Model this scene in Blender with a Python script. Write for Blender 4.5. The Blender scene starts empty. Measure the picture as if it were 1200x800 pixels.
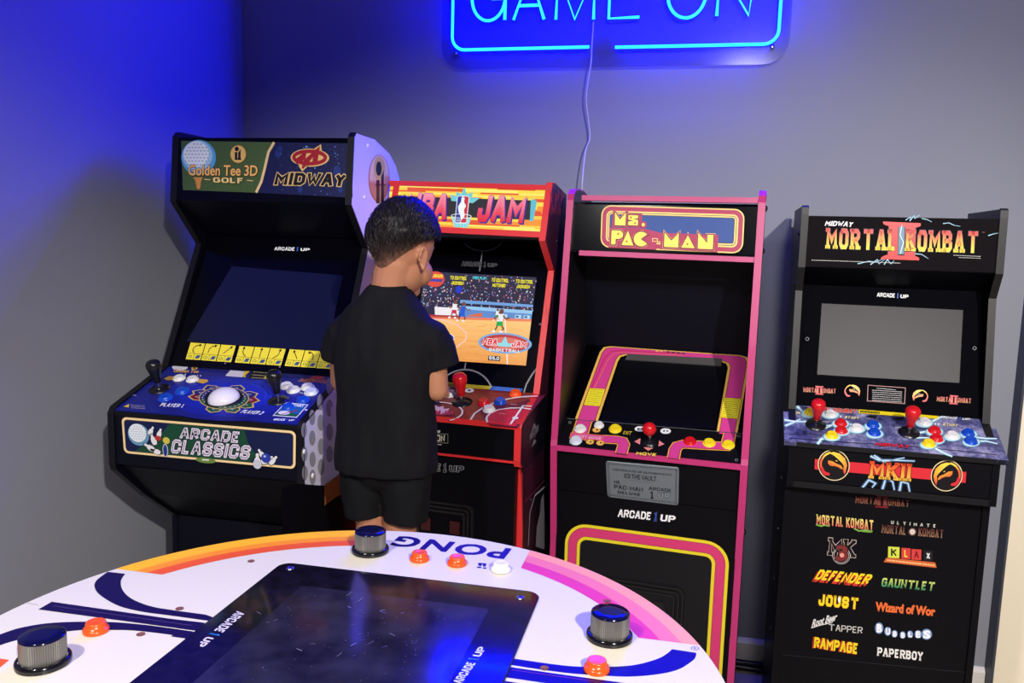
import bpy, bmesh, math, random
from mathutils import Vector, Matrix
from mathutils.geometry import tessellate_polygon
PI = math.pi
random.seed(7)
scene = bpy.context.scene
COL = scene.collection

# ------------------------------------------------------------------ camera
F, YAW, PITCH, ROLL, HC = 945.95, .206246, .124782, .028068, 1.4
_f = Vector((-math.sin(YAW)*math.cos(PITCH), math.cos(YAW)*math.cos(PITCH), -math.sin(PITCH)))
_r = Vector((math.cos(YAW), math.sin(YAW), 0)); _u = _r.cross(_f)
R_ = _r*math.cos(ROLL)+_u*math.sin(ROLL); U_ = -_r*math.sin(ROLL)+_u*math.cos(ROLL)
EYE = Vector((0, 0, HC))
cd = bpy.data.cameras.new('camera'); cam = bpy.data.objects.new('camera', cd); COL.objects.link(cam)
cd.sensor_fit = 'HORIZONTAL'; cd.sensor_width = 36; cd.lens = F/1200*36; cd.clip_start = .02
cam.matrix_world = Matrix(((R_.x, U_.x, -_f.x, 0), (R_.y, U_.y, -_f.y, 0), (R_.z, U_.z, -_f.z, HC), (0, 0, 0, 1)))
scene.camera = cam
def ray(px, py):
    return _f+R_*((px-600)/F)-U_*((py-400)/F)

# ------------------------------------------------------------------ light and exposure
w = bpy.data.worlds.new('world'); scene.world = w; w.use_nodes = True
w.node_tree.nodes['Background'].inputs[0].default_value = (.5, .55, .7, 1)
w.node_tree.nodes['Background'].inputs[1].default_value = .01
vs = scene.view_settings; vs.view_transform = 'Standard'; vs.look = 'None'; vs.gamma = 1; vs.use_curve_mapping = False
vs.exposure = 0.0
def spotlamp(name, loc, axis, power, radius, color, half, blend):
    l = bpy.data.lights.new(name, 'SPOT'); l.energy = power; l.color = color; l.shadow_soft_size = radius
    l.spot_size = 2*math.radians(half); l.spot_blend = blend
    o = bpy.data.objects.new(name, l); COL.objects.link(o); o.location = loc; o.rotation_euler = Vector(axis).to_track_quat('-Z', 'Y').to_euler(); return o
spotlamp('ceiling_spotlight', (1.0, -.95, 2.46), (-.2, .72, -.66), 410, .045, (1, .95, .87), 38.5, .5)
spotlamp('ceiling_spotlight', (-.8, -.3, 2.5), (0, .58, -.8), 128, .05, (1, .96, .94), 42, .5)
spotlamp('ceiling_spotlight', (.35, -.6, 2.45), (.34, .92, -.2), 185, .16, (.98, .95, .98), 39, 1)
NEON_FRONT, NEON_BACK = 470.0, 34.0

# ------------------------------------------------------------------ colours and materials
def lin(c):
    o = []
    for v in c:
        v /= 255.0
        o.append(v/12.92 if v <= .04045 else ((v+.055)/1.055)**2.4)
    return tuple(o)
MATS = {}
def mat(name, rgb=(200, 200, 200), rough=.5, metal=0, spec=.5, emit=None, strength=1, coat=0, bump=None, alpha=None, trans=0, var=None):
    if name in MATS: return MATS[name]
    m = bpy.data.materials.new(name); m.use_nodes = True; nt = m.node_tree; b = nt.nodes['Principled BSDF']
    b.inputs['Base Color'].default_value = (*lin(rgb), 1); b.inputs['Roughness'].default_value = rough
    b.inputs['Metallic'].default_value = metal; b.inputs['Specular IOR Level'].default_value = spec
    b.inputs['Coat Weight'].default_value = coat; b.inputs['Coat Roughness'].default_value = .06
    if emit is not None:
        b.inputs['Emission Color'].default_value = (*emit, 1); b.inputs['Emission Strength'].default_value = strength
    if trans: b.inputs['Transmission Weight'].default_value = trans
    tc = nt.nodes.new('ShaderNodeTexCoord')
    if bump:
        n = nt.nodes.new('ShaderNodeTexNoise'); n.inputs['Scale'].default_value = bump[0]; n.inputs['Detail'].default_value = 4
        bp = nt.nodes.new('ShaderNodeBump'); bp.inputs['Strength'].default_value = bump[1]; bp.inputs['Distance'].default_value = .002
        nt.links.new(tc.outputs['Object'], n.inputs['Vector']); nt.links.new(n.outputs['Fac'], bp.inputs['Height']); nt.links.new(bp.outputs['Normal'], b.inputs['Normal'])
    if var:
        n = nt.nodes.new('ShaderNodeTexNoise'); n.inputs['Scale'].default_value = var[0]; n.inputs['Detail'].default_value = 6
        cr = nt.nodes.new('ShaderNodeValToRGB'); cr.color_ramp.elements[0].position = .35; cr.color_ramp.elements[1].position = .65
        cr.color_ramp.elements[0].color = (*lin(rgb), 1); cr.color_ramp.elements[1].color = (*lin(var[1]), 1)
        nt.links.new(tc.outputs['Object'], n.inputs['Vector']); nt.links.new(n.outputs['Fac'], cr.inputs['Fac']); nt.links.new(cr.outputs['Color'], b.inputs['Base Color'])
    MATS[name] = m; return m
def print_mat(name, rough=.35, emit=0, spec=.35, grain=None):
    m = bpy.data.materials.new(name); m.use_nodes = True; nt = m.node_tree; b = nt.nodes['Principled BSDF']
    a = nt.nodes.new('ShaderNodeAttribute'); a.attribute_name = 'Col'
    b.inputs['Roughness'].default_value = rough; b.inputs['Specular IOR Level'].default_value = spec
    nt.links.new(a.outputs['Color'], b.inputs['Base Color'])
    if emit:
        b.inputs['Base Color'].default_value = (0.02, .02, .02, 1); nt.links.remove(b.inputs['Base Color'].links[0])
        nt.links.new(a.outputs['Color'], b.inputs['Emission Color']); b.inputs['Emission Strength'].default_value = emit
    MATS[name] = m; return m
M_PRINT = print_mat('printed_ink', .4)
M_LIT = print_mat('backlit_print', .3, 1.0)
M_SCREEN = print_mat('lit_screen_image', .2, 1.0)
M_BLACK = mat('black_laminate', (4, 4, 9), .42, spec=.15, bump=(300, .05))
M_NAVY = mat('dark_navy_laminate', (4, 5, 18), .45, spec=.2)
M_GLOSS = mat('gloss_black_acrylic', (3, 3, 8), .15, spec=.2)
M_DECKBLACK = mat('matte_black_edge', (9, 9, 12), .5, spec=.25)
M_BLACKPL = mat('black_plastic', (18, 18, 20), .3)
M_WHITEPL = mat('white_plastic', (222, 220, 218), .25)
M_CLEARPL = mat('pale_clear_plastic', (205, 210, 225), .15)
M_REDPL = mat('red_plastic', (205, 22, 30), .25)
M_ORPL = mat('orange_plastic', (235, 78, 20), .25)
M_YELPL = mat('yellow_plastic', (236, 208, 30), .3)
M_BLUPL = mat('blue_plastic', (15, 70, 185), .25)
M_STEEL = mat('steel_shaft', (190, 190, 195), .2, metal=1)
M_CHROME = mat('chrome_knob_side', (150, 150, 150), .28, metal=1)
M_PINKT = mat('pink_edge_moulding', (180, 44, 106), .4)
M_REDT = mat('red_edge_moulding', (208, 42, 44), .4)
M_BLKT = mat('black_edge_moulding', (12, 12, 16), .4, spec=.3)
M_WHITE = mat('white_laminate', (222, 220, 226), .4)

# ------------------------------------------------------------------ object helpers
def link(o, parent=None):
    COL.objects.link(o)
    if parent is not None: o.parent = parent
    return o
def bm_obj(name, bm, mats, parent=None, smooth=False, angle=None):
    me = bpy.data.meshes.new(name); bm.to_mesh(me); bm.free()
    for m in (mats if isinstance(mats, (list, tuple)) else [mats]): me.materials.append(m)
    if smooth:
        for p in me.polygons: p.use_smooth = True
        if angle:
            me.set_sharp_from_angle(angle=math.radians(angle))
    return link(bpy.data.objects.new(name, me), parent)
def thing(name, label, cat, loc=(0, 0, 0), rz=0, group=None):
    o = bpy.data.objects.new(name, None); COL.objects.link(o); o.empty_display_size = .1
    o.location = loc; o.rotation_euler = (0, 0, rz); tag(o, label, cat, group); return o
def tag(o, label, cat, group=None):
    o['label'] = label; o['category'] = cat
    if group: o['group'] = group
def struct(o): o['kind'] = 'structure'; return o
def add_box(bm, a, b, mi=0):
    vs_ = [bm.verts.new((x, y, z)) for x in (a[0], b[0]) for y in (a[1], b[1]) for z in (a[2], b[2])]
    for q in ((0, 1, 3, 2), (4, 6, 7, 5), (0, 4, 5, 1), (2, 3, 7, 6), (0, 2, 6, 4), (1, 5, 7, 3)):
        f = bm.faces.new([vs_[i] for i in q]); f.material_index = mi
def add_prism(bm, prof, x0, x1, mi=0):
    """polygon prof in (y,z), extruded along x"""
    a = [bm.verts.new((x0, y, z)) for y, z in prof]; b = [bm.verts.new((x1, y, z)) for y, z in prof]
    n = len(prof); fs = []
    for i in range(n):
        fs.append(bm.faces.new((a[i], a[(i+1) % n], b[(i+1) % n], b[i])))
    for tri in tessellate_polygon([[Vector((0, y, z)) for y, z in prof]]):
        fs.append(bm.faces.new([a[i] for i in tri])); fs.append(bm.faces.new([b[i] for i in reversed(tri)]))
    for f in fs: f.material_index = mi
    bmesh.ops.recalc_face_normals(bm, faces=fs)
def add_lathe(bm, prof, seg=24, mi=0, M=None, close=True):
    """prof list of (r,z); revolve about z"""
    rings = []
    for r, z in prof:
        if r < 1e-6: rings.append([bm.verts.new((0, 0, z))])
        else: rings.append([bm.verts.new((r*math.cos(2*PI*k/seg), r*math.sin(2*PI*k/seg), z)) for k in range(seg)])
    mis = mi if isinstance(mi, (list, tuple)) else [mi]*(len(prof)-1)
    for j in range(len(rings)-1):
        A, B = rings[j], rings[j+1]
        for k in range(seg):
            k2 = (k+1) % seg
            if len(A) == 1 and len(B) == 1: continue
            if len(A) == 1: f = bm.faces.new((A[0], B[k], B[k2]))
            elif len(B) == 1: f = bm.faces.new((A[k], B[0], A[k2])) if False else bm.faces.new((A[k], A[k2], B[0]))
            else: f = bm.faces.new((A[k], A[k2], B[k2], B[k]))
            f.material_index = mis[j]; f.smooth = True
    if M is not None: bmesh.ops.transform(bm, matrix=M, verts=[v for r_ in rings for v in r_])
    return rings
def add_tube(bm, pts, r, seg=10, mi=0, caps=True):
    pts = [Vector(p) for p in pts]; rings = []; n = len(pts); up = None
    for i, p in enumerate(pts):
        d = (pts[min(i+1, n-1)]-pts[max(i-1, 0)]).normalized()
        if up is None: up = d.orthogonal().normalized()
        up = (up-d*up.dot(d)).normalized(); s = d.cross(up); rr = r[i] if isinstance(r, (list, tuple)) else r
        rings.append([bm.verts.new(p+(up*math.cos(2*PI*k/seg)+s*math.sin(2*PI*k/seg))*rr) for k in range(seg)])
    fs = []
    for a, b in zip(rings, rings[1:]):
        for k in range(seg): fs.append(bm.faces.new((a[k], a[(k+1) % seg], b[(k+1) % seg], b[k])))
    if caps: fs.append(bm.faces.new(rings[0][::-1])); fs.append(bm.faces.new(rings[-1]))
    for f in fs: f.material_index = mi; f.smooth = True
def smooth_path(pts, n=6):
    pts = [Vector(p) for p in pts]; out = []
    for i in range(len(pts)-1):
        p0, p1, p2, p3 = pts[max(i-1, 0)], pts[i], pts[i+1], pts[min(i+2, len(pts)-1)]
        for k in range(n):
            t = k/n; out.append(.5*((2*p1)+(p2-p0)*t+(2*p0-5*p1+4*p2-p3)*t*t+(-p0+3*p1-3*p2+p3)*t**3))
    out.append(pts[-1]); return out

# ------------------------------------------------------------------ text cache
_TX = {}
def text_mesh(s, off=0.0, space=1.0):
    k = (s, off, space)
    if k in _TX: return _TX[k]
    cu = bpy.data.curves.new('t', 'FONT'); cu.body = s; cu.offset = off; cu.resolution_u = 3; cu.space_character = space
    o = bpy.data.objects.new('t', cu); COL.objects.link(o)
    dg = bpy.context.evaluated_depsgraph_get(); me = bpy.data.meshes.new_from_object(o.evaluated_get(dg))
    vs2 = [(v.co.x, v.co.y) for v in me.vertices]; ps = [tuple(p.vertices) for p in me.polygons]
    bpy.data.objects.remove(o); bpy.data.curves.remove(cu); bpy.data.meshes.remove(me)
    _TX[k] = (vs2, ps); return _TX[k]

# ------------------------------------------------------------------ flat printed artwork on a plane of a part
_SF = {
'A': [[(0, 0), (.42, 1), (.58, 1), (1, 0)], [(.17, .36), (.83, .36)]],
'B': [[(0, 0), (0, 1), (.72, 1), (.93, .86), (.93, .67), (.72, .53), (0, .53)], [(.72, .53), (1, .38), (1, .15), (.76, 0), (0, 0)]],
'C': [[(1, .74), (1, .84), (.8, 1), (.2, 1), (0, .84), (0, .16), (.2, 0), (.8, 0), (1, .16), (1, .26)]],
'D': [[(0, 0), (0, 1), (.68, 1), (1, .8), (1, .2), (.68, 0), (0, 0)]],
'E': [[(1, 1), (0, 1), (0, 0), (1, 0)], [(0, .52), (.8, .52)]],
'F': [[(1, 1), (0, 1), (0, 0)], [(0, .52), (.8, .52)]],
'G': [[(1, .8), (.8, 1), (.2, 1), (0, .84), (0, .16), (.2, 0), (.8, 0), (1, .16), (1, .5), (.55, .5)]],
'H': [[(0, 0), (0, 1)], [(1, 0), (1, 1)], [(0, .52), (1, .52)]],
'I': [[(0, 0), (0, 1)]],
'J': [[(1, 1), (1, .18), (.78, 0), (.2, 0), (0, .18), (0, .34)]],
'K': [[(0, 0), (0, 1)], [(1, 1), (.1, .48)], [(.3, .62), (1, 0)]],
'L': [[(0, 1), (0, 0), (1, 0)]],
'M': [[(0, 0), (0, 1), (.5, .38), (1, 1), (1, 0)]],
'N': [[(0, 0), (0, 1), (1, 0), (1, 1)]],
'O': [[(.2, 1), (0, .82), (0, .18), (.2, 0), (.8, 0), (1, .18), (1, .82), (.8, 1), (.2, 1), (0, .82)]],
'P': [[(0, 0), (0, 1), (.76, 1), (1, .85), (1, .6), (.76, .45), (0, .45)]],
'R': [[(0, 0), (0, 1), (.76, 1), (1, .85), (1, .63), (.76, .48), (0, .48)], [(.45, .48), (1, 0)]],
'S': [[(1, .78), (1, .86), (.8, 1), (.2, 1), (0, .84), (0, .66), (.2, .53), (.8, .47), (1, .34), (1, .16), (.8, 0), (.2, 0), (0, .15), (0, .23)]],
'T': [[(0, 1), (1, 1)], [(.5, 1), (.5, 0)]],
'U': [[(0, 1), (0, .18), (.2, 0), (.8, 0), (1, .18), (1, 1)]],
'V': [[(0, 1), (.5, 0), (1, 1)]],
'W': [[(0, 1), (.24, 0), (.5, .68), (.76, 0), (1, 1)]],
'X': [[(0, 0), (1, 1)], [(0, 1), (1, 0)]],
'Y': [[(0, 1), (.5, .5), (1, 1)], [(.5, .5), (.5, 0)]],
'1': [[(0, .78), (.5, 1), (.5, 0)], [(0, 0), (1, 0)]],
'2': [[(0, .8), (.2, 1), (.8, 1), (1, .84), (1, .6), (0, 0), (1, 0)]],
'3': [[(0, .85), (.2, 1), (.8, 1), (1, .85), (1, .65), (.8, .52), (.35, .52)], [(.8, .52), (1, .38), (1, .15), (.8, 0), (.2, 0), (0, .15)]],
'5': [[(1, 1), (0, 1), (0, .55), (.75, .6), (1, .45), (1, .15), (.75, 0), (0, 0)]],
'0': [[(.2, 1), (0, .82), (0, .18), (.2, 0), (.8, 0), (1, .18), (1, .82), (.8, 1), (.2, 1), (0, .82)]],
'.': [[(0, 0), (0, .08)]], '-': [[(0, .45), (.7, .45)]]}
_SW = {'M': 1.25, 'W': 1.35, 'I': .0, '.': .0, '1': .6, 'E': .85, 'F': .85, 'L': .8, 'T': 1.45, 'J': .85, '-': .5}
class Sheet:
    """plane in an object's local frame: origin o, axes ex, ey (unit); root_m = matrix of the local frame in the world"""
    def __init__(s, o, ex, ey, root_m):
        s.o = Vector(o); s.ex = Vector(ex).normalized(); s.ey = Vector(ey).normalized(); s.n = s.ex.cross(s.ey)
        s.M = root_m; s.inv = root_m.inverted()
        s.le = s.inv @ EYE; s.bm = None; s.mi = 1; s.map = s.px; s.z = .0004; s.lift = .0004
    def px(s, x, y):
        d = s.inv.to_3x3() @ ray(x, y); t = (s.o-s.le).dot(s.n)/d.dot(s.n); p = s.le+d*t-s.o
        return p.dot(s.ex), p.dot(s.ey)
    def uv(s, x, y): return x, y
    def quad(s, W, H, TL, TR, BR, BL):
        """art coordinates 0..W (right), 0..H (up) over four pixel corners"""
        a, b, c, d = [Vector(s.px(*q)) for q in (TL, TR, BR, BL)]
        def m(x, y):
            u, v = x/W, y/H
            p = (d*(1-u)+c*u)*(1-v)+(a*(1-u)+b*u)*v
            return p.x, p.y
        s.map = m; return s
    def P(s, u, v, h=0): return s.o+s.ex*u+s.ey*v+s.n*h
    def at(s, x, y, h=0): u, v = s.map(x, y); return s.P(u, v, h)
    def mat_at(s, x, y, h=0, ang=0):
        p = s.at(x, y, h); ex, ey, n = s.ex, s.ey, s.n
        m = Matrix(((ex.x, ey.x, n.x, p.x), (ex.y, ey.y, n.y, p.y), (ex.z, ey.z, n.z, p.z), (0, 0, 0, 1)))
        return m @ Matrix.Rotation(ang, 4, 'Z')
    def begin(s, bm, mi=1): s.bm = bm; s.mi = mi; s.cl = bm.loops.layers.float_color.get('Col') or bm.loops.layers.float_color.new('Col'); return s
    def _faces(s, uvs, tris, cols, z):
        h = s.z+z*s.lift
        vv = [s.bm.verts.new(s.P(u, v, h)) for u, v in uvs]
        for t in tris:
            if len(set(t)) < 3: continue
            a, b, c = uvs[t[0]], uvs[t[1]], uvs[t[2]]
            if (b[0]-a[0])*(c[1]-a[1])-(b[1]-a[1])*(c[0]-a[0]) < 0: t = t[::-1]
            try: f = s.bm.faces.new([vv[i] for i in t])
            except ValueError: continue
            f.material_index = s.mi
            for lp, i in zip(f.loops, t): lp[s.cl] = (*cols[i], 1)
    def poly_uv(s, uvs, col, z=0):
        tr = tessellate_polygon([[Vector((u, v, 0)) for u, v in uvs]])
        cols = [lin(col)]*len(uvs) if not isinstance(col, list) else [lin(c) for c in col]
        s._faces(uvs, [tuple(t) for t in tr], cols, z)
    def poly(s, pts, col, z=0): s.poly_uv([s.map(*p) for p in pts], col, z)
    @staticmethod
    def stroke(P, wd, closed=False, w2=None):
        n = len(P); L = []; Rr = []
        for i in range(n):
            a = P[(i-1) % n] if (closed or i > 0) else P[i]; b = P[(i+1) % n] if (closed or i < n-1) else P[i]
            d1 = (P[i]-a); d2 = (b-P[i])
            d1 = d1.normalized() if d1.length > 1e-9 else d2.normalized(); d2 = d2.normalized() if d2.length > 1e-9 else d1
            t = (d1+d2); t = t.normalized() if t.length > 1e-6 else d1
            nn = Vector((-t.y, t.x)); k = max(.5, nn.dot(Vector((-d1.y, d1.x))))
            ww = (wd if w2 is None else wd+(w2-wd)*i/(n-1))/2/k
            L.append(P[i]+nn*ww); Rr.append(P[i]-nn*ww)
        tr = []
        for i in range(n if closed else n-1):
            j = (i+1) % n; tr += [(i, j, n+j), (i, n+j, n+i)]
        return L+Rr, tr
    def line(s, pts, wd, col, z=0, closed=False, w2=None, mapped=True):
        """stroke of width wd metres"""
        P = [Vector(s.map(*p)) if mapped else Vector(p) for p in pts]
        Q, tr = s.stroke(P, wd, closed, w2); s._faces([tuple(p) for p in Q], tr, [lin(col)]*len(Q), z)
    def ell(s, cx, cy, rx, ry, col, z=0, a0=0, a1=360, n=28, ang=0):
        pts = []; ca, sa = math.cos(math.radians(ang)), math.sin(math.radians(ang))
        full = abs(a1-a0) >= 360
        for k in range(n if full else n+1):
            a = math.radians(a0+(a1-a0)*k/n); x, y = rx*math.cos(a), ry*math.sin(a); pts.append((cx+x*ca-y*sa, cy+x*sa+y*ca))
        s.poly(pts, col, z)
    def ring(s, cx, cy, rx, ry, wd, col, z=0, a0=0, a1=360, n=32, ang=0):
        ca, sa = math.cos(math.radians(ang)), math.sin(math.radians(ang)); full = abs(a1-a0) >= 360; pts = []
        for k in range(n if full else n+1):
            a = math.radians(a0+(a1-a0)*k/n); x, y = rx*math.cos(a), ry*math.sin(a); pts.append((cx+x*ca-y*sa, cy+x*sa+y*ca))
        s.line(pts, wd, col, z, closed=full)
    def rrect_pts(s, x0, y0, x1, y1, r, n=6):
        pts = []
        for cx, cy, a in ((x1-r, y1-r, 0), (x0+r, y1-r, 90), (x0+r, y0+r, 180), (x1-r, y0+r, 270)):
            for k in range(n+1):
                t = math.radians(a+90*k/n); pts.append((cx+r*math.cos(t), cy+r*math.sin(t)))
        return pts
    def text(s, txt, A, B, C, col, z=0, off=0.0, space=1.0, out=None, outw=.05, shadow=None):
        """baseline left A, baseline right B, top left C in map coordinates; col colour or (bottom, top) gradient"""
        base, _ = text_mesh(txt, 0.0, space)
        xs = [p[0] for p in base]; x0, x1 = min(xs), max(xs); y1 = max(p[1] for p in base)
        a, b, c = Vector(s.map(*A)), Vector(s.map(*B)), Vector(s.map(*C))
        def lay(o, cc, zz, dx=0, dy=0):
            vv, pp = text_mesh(txt, o, space)
            uvs = []; cols = []
            for x, y in vv:
                u, t = (x-x0)/(x1-x0)+dx, y/y1+dy; p = a+(b-a)*u+(c-a)*t; uvs.append((p.x, p.y))
                if isinstance(cc[0], (tuple, list)):
                    k = min(1, max(0, t)); q = [cc[0][i]*(1-k)+cc[1][i]*k for i in range(3)]; cols.append(lin(q))
                else: cols.append(lin(cc))
            tr = []
            for p in pp:
                for i in range(1, len(p)-1): tr.append((p[0], p[i], p[i+1]))
            s._faces(uvs, tr, cols, zz)
        if shadow: lay(off+outw*.6, shadow[0], z, shadow[1], shadow[2]); z += 1
        if out: lay(off+outw, out, z); z += 1
        lay(off, col, z)
    def block(s, txt, A, B, C, col, z=0, w=.2, gap=None, out=None, ow=.05, shadow=None, serif=0, lw=.55, over=None):
        """heavy block lettering drawn as strokes in a cap height of 1, then stretched: A baseline left, B baseline right, C top left"""
        a, b, c = Vector(s.map(*A)), Vector(s.map(*B)), Vector(s.map(*C)); items = []; wn = w; w = over or w; x = w/2; sp = (w+.11 if gap is None or gap < 1 else gap*.6)+serif*.9
        for ch in txt:
            if ch == ' ': x += .38; continue
            wd = _SW.get(ch, 1.0)*lw
            for pl in _SF[ch]: items.append([Vector((x+px_*(wd if wd else 1), w/2+py_*(1-w))) for px_, py_ in pl])
            if serif:
                h = min(w, .16)
                lo = {'M': (0, 1), 'A': (0, 1), 'K': (0, 1), 'R': (0, 1), 'N': (0,), 'H': (0, 1), 'L': (0,), 'P': (0,), 'F': (0,), 'I': (0,), 'B': (0,), 'D': (0,), 'Y': (.5,)}.get(ch, ())
                hi = {'M': (0,), 'K': (0, 1), 'N': (0, 1), 'H': (0, 1), 'I': (0,), 'U': (0, 1), 'W': (0, 1), 'L': (0,), 'R': (0,), 'B': (0,), 'D': (0,), 'P': (0,), 'Y': (0, 1)}.get(ch, ())
                for px_ in lo: items.append([('s', x+px_*wd-w*.5-serif, x+px_*wd+w*.5+serif, 0, h)])
                for px_ in hi: items.append([('s', x+px_*wd-w*.5-serif, x+px_*wd+w*.5+serif*.4, 1-h, 1)])
            x += wd+sp
        W_ = x-sp+w/2
        def lay(width, cc, zz, dx=0, dy=0):
            e = (width-w)/2
            if over: e = (width-over)/2
            for pl in items:
                if isinstance(pl[0], tuple):
                    _, x0, x1, y0, y1 = pl[0]; Q = [Vector(v) for v in ((x0-e, y0-e), (x1+e, y0-e), (x1+e, y1+e), (x0-e, y1+e))]; tr = [(0, 1, 2), (0, 2, 3)]
                else:
                    P = list(pl); P[0] = P[0]+(P[0]-P[1]).normalized()*e; P[-1] = P[-1]+(P[-1]-P[-2]).normalized()*e
                    if (pl[0]-pl[-1]).length > .01 or True:
                        for idx, o_ in ((0, 1), (-1, -2)):
                            d = (P[idx]-P[o_]).normalized()
                            if abs(d.y) > .9: P[idx] = P[idx]+d*w/2
                    Q, tr = s.stroke(P, width)
                uv = []; cols = []
                for p in Q:
                    t = min(1+e, max(-e, p.y)) ; q = a+(b-a)*(p.x/W_+dx)+(c-a)*(t+dy); uv.append((q.x, q.y))
                    k = min(1, max(0, p.y)); cols.append(lin([cc[0][i]*(1-k)+cc[1][i]*k for i in range(3)]) if isinstance(cc[0], (tuple, list)) else lin(cc))
                s._faces(uv, tr, cols, zz)
        if over: lay(wn, col, z); return
        if shadow: lay(w+ow, shadow[0], z, shadow[1], shadow[2]); z += 1
        if out: lay(w+ow*2, out, z); z += 1
        lay(w, col, z)
    def dashes(s, A, B, wd, col, n=12, z=0):
        """illegible small print: a row of short strokes"""
        rr = random.Random(int(A[0]*7+A[1]*13)); x = 0
        while x < 1:
            d = rr.uniform(.4, 1.2)/n; e = min(1, x+d*.8)
            s.line([(A[0]+(B[0]-A[0])*x, A[1]+(B[1]-A[1])*x), (A[0]+(B[0]-A[0])*e, A[1]+(B[1]-A[1])*e)], wd, col, z); x += d

class Machine:
    def __init__(s, name, label, cat, loc, yaw_deg, W):
        s.root = thing(name, label, cat, loc, math.radians(yaw_deg)); s.W = W
        s.M = Matrix.Translation(loc) @ Matrix.Rotation(math.radians(yaw_deg), 4, 'Z')
    def prism(s, name, prof, x0, x1, m, parent=None):
        bm = bmesh.new(); add_prism(bm, prof, x0, x1); return bm_obj(name, bm, m, parent or s.root)
    def box(s, name, a, b, m, parent=None):
        bm = bmesh.new(); add_box(bm, a, b); return bm_obj(name, bm, m, parent or s.root)
    def side(s, left, prof, t, m, edge_m, edge_pts, art=None, mats=None):
        """side panel with its moulding along the front edge; art(sheet) draws on its outside"""
        x0, x1 = (-s.W/2, -s.W/2+t) if left else (s.W/2-t, s.W/2)
        bm = bmesh.new(); add_prism(bm, prof, x0, x1)
        if art:
            sh = Sheet((s.W/2, 0, 0), (0, 1, 0), (0, 0, 1), s.M).begin(bm); art(sh)
        o = bm_obj('side_panel', bm, [m, M_PRINT], s.root)
        bm = bmesh.new(); P = edge_pts; cy = sum(p[0] for p in prof)/len(prof); cz = sum(p[1] for p in prof)/len(prof)
        n = len(P); A = []
        for i in range(n):
            a = Vector(P[max(i-1, 0)]); b = Vector(P[min(i+1, n-1)]); d = (b-a).normalized(); nn = Vector((-d.y, d.x))
            A.append((Vector(P[i])+nn*.0025, Vector(P[i])-nn*.0012))
        for i in range(n-1):
            q = [A[i][0], A[i+1][0], A[i+1][1], A[i][1]]
            add_prism(bm, [(v.x, v.y) for v in q], x0-.0008, x1+.0008)
        e = bm_obj('edge_moulding', bm, edge_m, o)
        return o
    def slab(s, name, p0, p1, x0, x1, t, m, parent=None, art=None, mi_mat=None, extra=()):
        """panel whose face runs from p0 (y,z) to p1 (y,z)"""
        a, b = Vector((0, p0[0], p0[1])), Vector((0, p1[0], p1[1])); ey = (b-a).normalized(); ex = Vector((1, 0, 0)); n = ex.cross(ey)
        bm = bmesh.new(); L = (b-a).length
        vv = []
        for h in (0, -t):
            for u, v in ((x0, 0), (x1, 0), (x1, L), (x0, L)): vv.append(bm.verts.new(a+ex*u+ey*v+n*h))
        for q in ((0, 1, 2, 3), (7, 6, 5, 4), (0, 4, 5, 1), (1, 5, 6, 2), (2, 6, 7, 3), (3, 7, 4, 0)): bm.faces.new([vv[i] for i in q])
        sh = Sheet(a, ex, ey, s.M).begin(bm)
        if art: art(sh)
        o = bm_obj(name, bm, [m, mi_mat or M_PRINT]+list(extra), parent or s.root)
        return o, sh

def part_at(name, me_bm, mats, parent, M, smooth=False):
    o = bm_obj(name, me_bm, mats, parent); o.matrix_local = M; return o
_BT = {}
def button(parent, sh, x, y, r, h, m, rim=None, name='push_button', scale=1):
    """round arcade button on a sheet at art position x,y"""
    key = (round(r, 4), round(h, 4), m.name, rim.name if rim else '')
    if key not in _BT:
        bm = bmesh.new()
        add_lathe(bm, [(r*1.28, 0), (r*1.28, h*.22), (r*1.2, h*.38), (r*1.02, h*.42), (r*1.0, h*.42), (r, h*.85), (r*.93, h*.98), (r*.8, h), (r*.4, h*.93), (0, h*.9)], 28,
                  [1, 1, 1, 1, 0, 0, 0, 0, 0])
        o = bm_obj(name, bm, [m, rim or m], parent); _BT[key] = o
    else:
        o = _BT[key].copy(); COL.objects.link(o); o.parent = parent
    o.matrix_local = sh.mat_at(x, y, -.0004); return o
def joystick(parent, sh, x, y, m, H, rb, style='bat', tilt=0):
    bm = bmesh.new()
    add_lathe(bm, [(rb*1.15, 0), (rb*1.15, .002), (rb*.5, .004), (rb*.3, .006), (0, .006)], 28, 1)
    sr = .005
    if style == 'bat':
        s0 = H*.26
        add_lathe(bm, [(sr, .004), (sr, s0+.004)], 14, 2)
        L = H-s0; R0 = rb*.82
        add_lathe(bm, [(0, s0), (R0*.42, s0), (R0*.5, s0+L*.03), (R0*.62, s0+L*.3), (R0*.85, s0+L*.52), (R0*.98, s0+L*.68), (R0, s0+L*.78), (R0*.93, s0+L*.88), (R0*.72, s0+L*.955), (R0*.4, s0+L*.99), (0, s0+L)], 28, 0)
    else:
        add_lathe(bm, [(sr, .004), (sr, H-rb)], 14, 2)
        pr = [(0, H-2*rb)]+[(rb*math.sin(PI*k/12), H-rb-rb*math.cos(PI*k/12)) for k in range(1, 12)]+[(0, H)]
        add_lathe(bm, pr, 28, 0)
    o = bm_obj('joystick', bm, [m, M_BLACKPL, M_STEEL], parent); o.matrix_local = sh.mat_at(x, y, 0) @ Matrix.Rotation(tilt, 4, 'X'); return o
def bolt(parent, sh, x, y, r=.005, name='bolt_head', m=None):
    bm = bmesh.new(); add_lathe(bm, [(r, 0), (r*.95, r*.5), (r*.5, r*.75), (0, r*.8)], 14)
    o = bm_obj(name, bm, m or M_BLACKPL, parent); o.matrix_local = sh.mat_at(x, y, 0); return o

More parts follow.
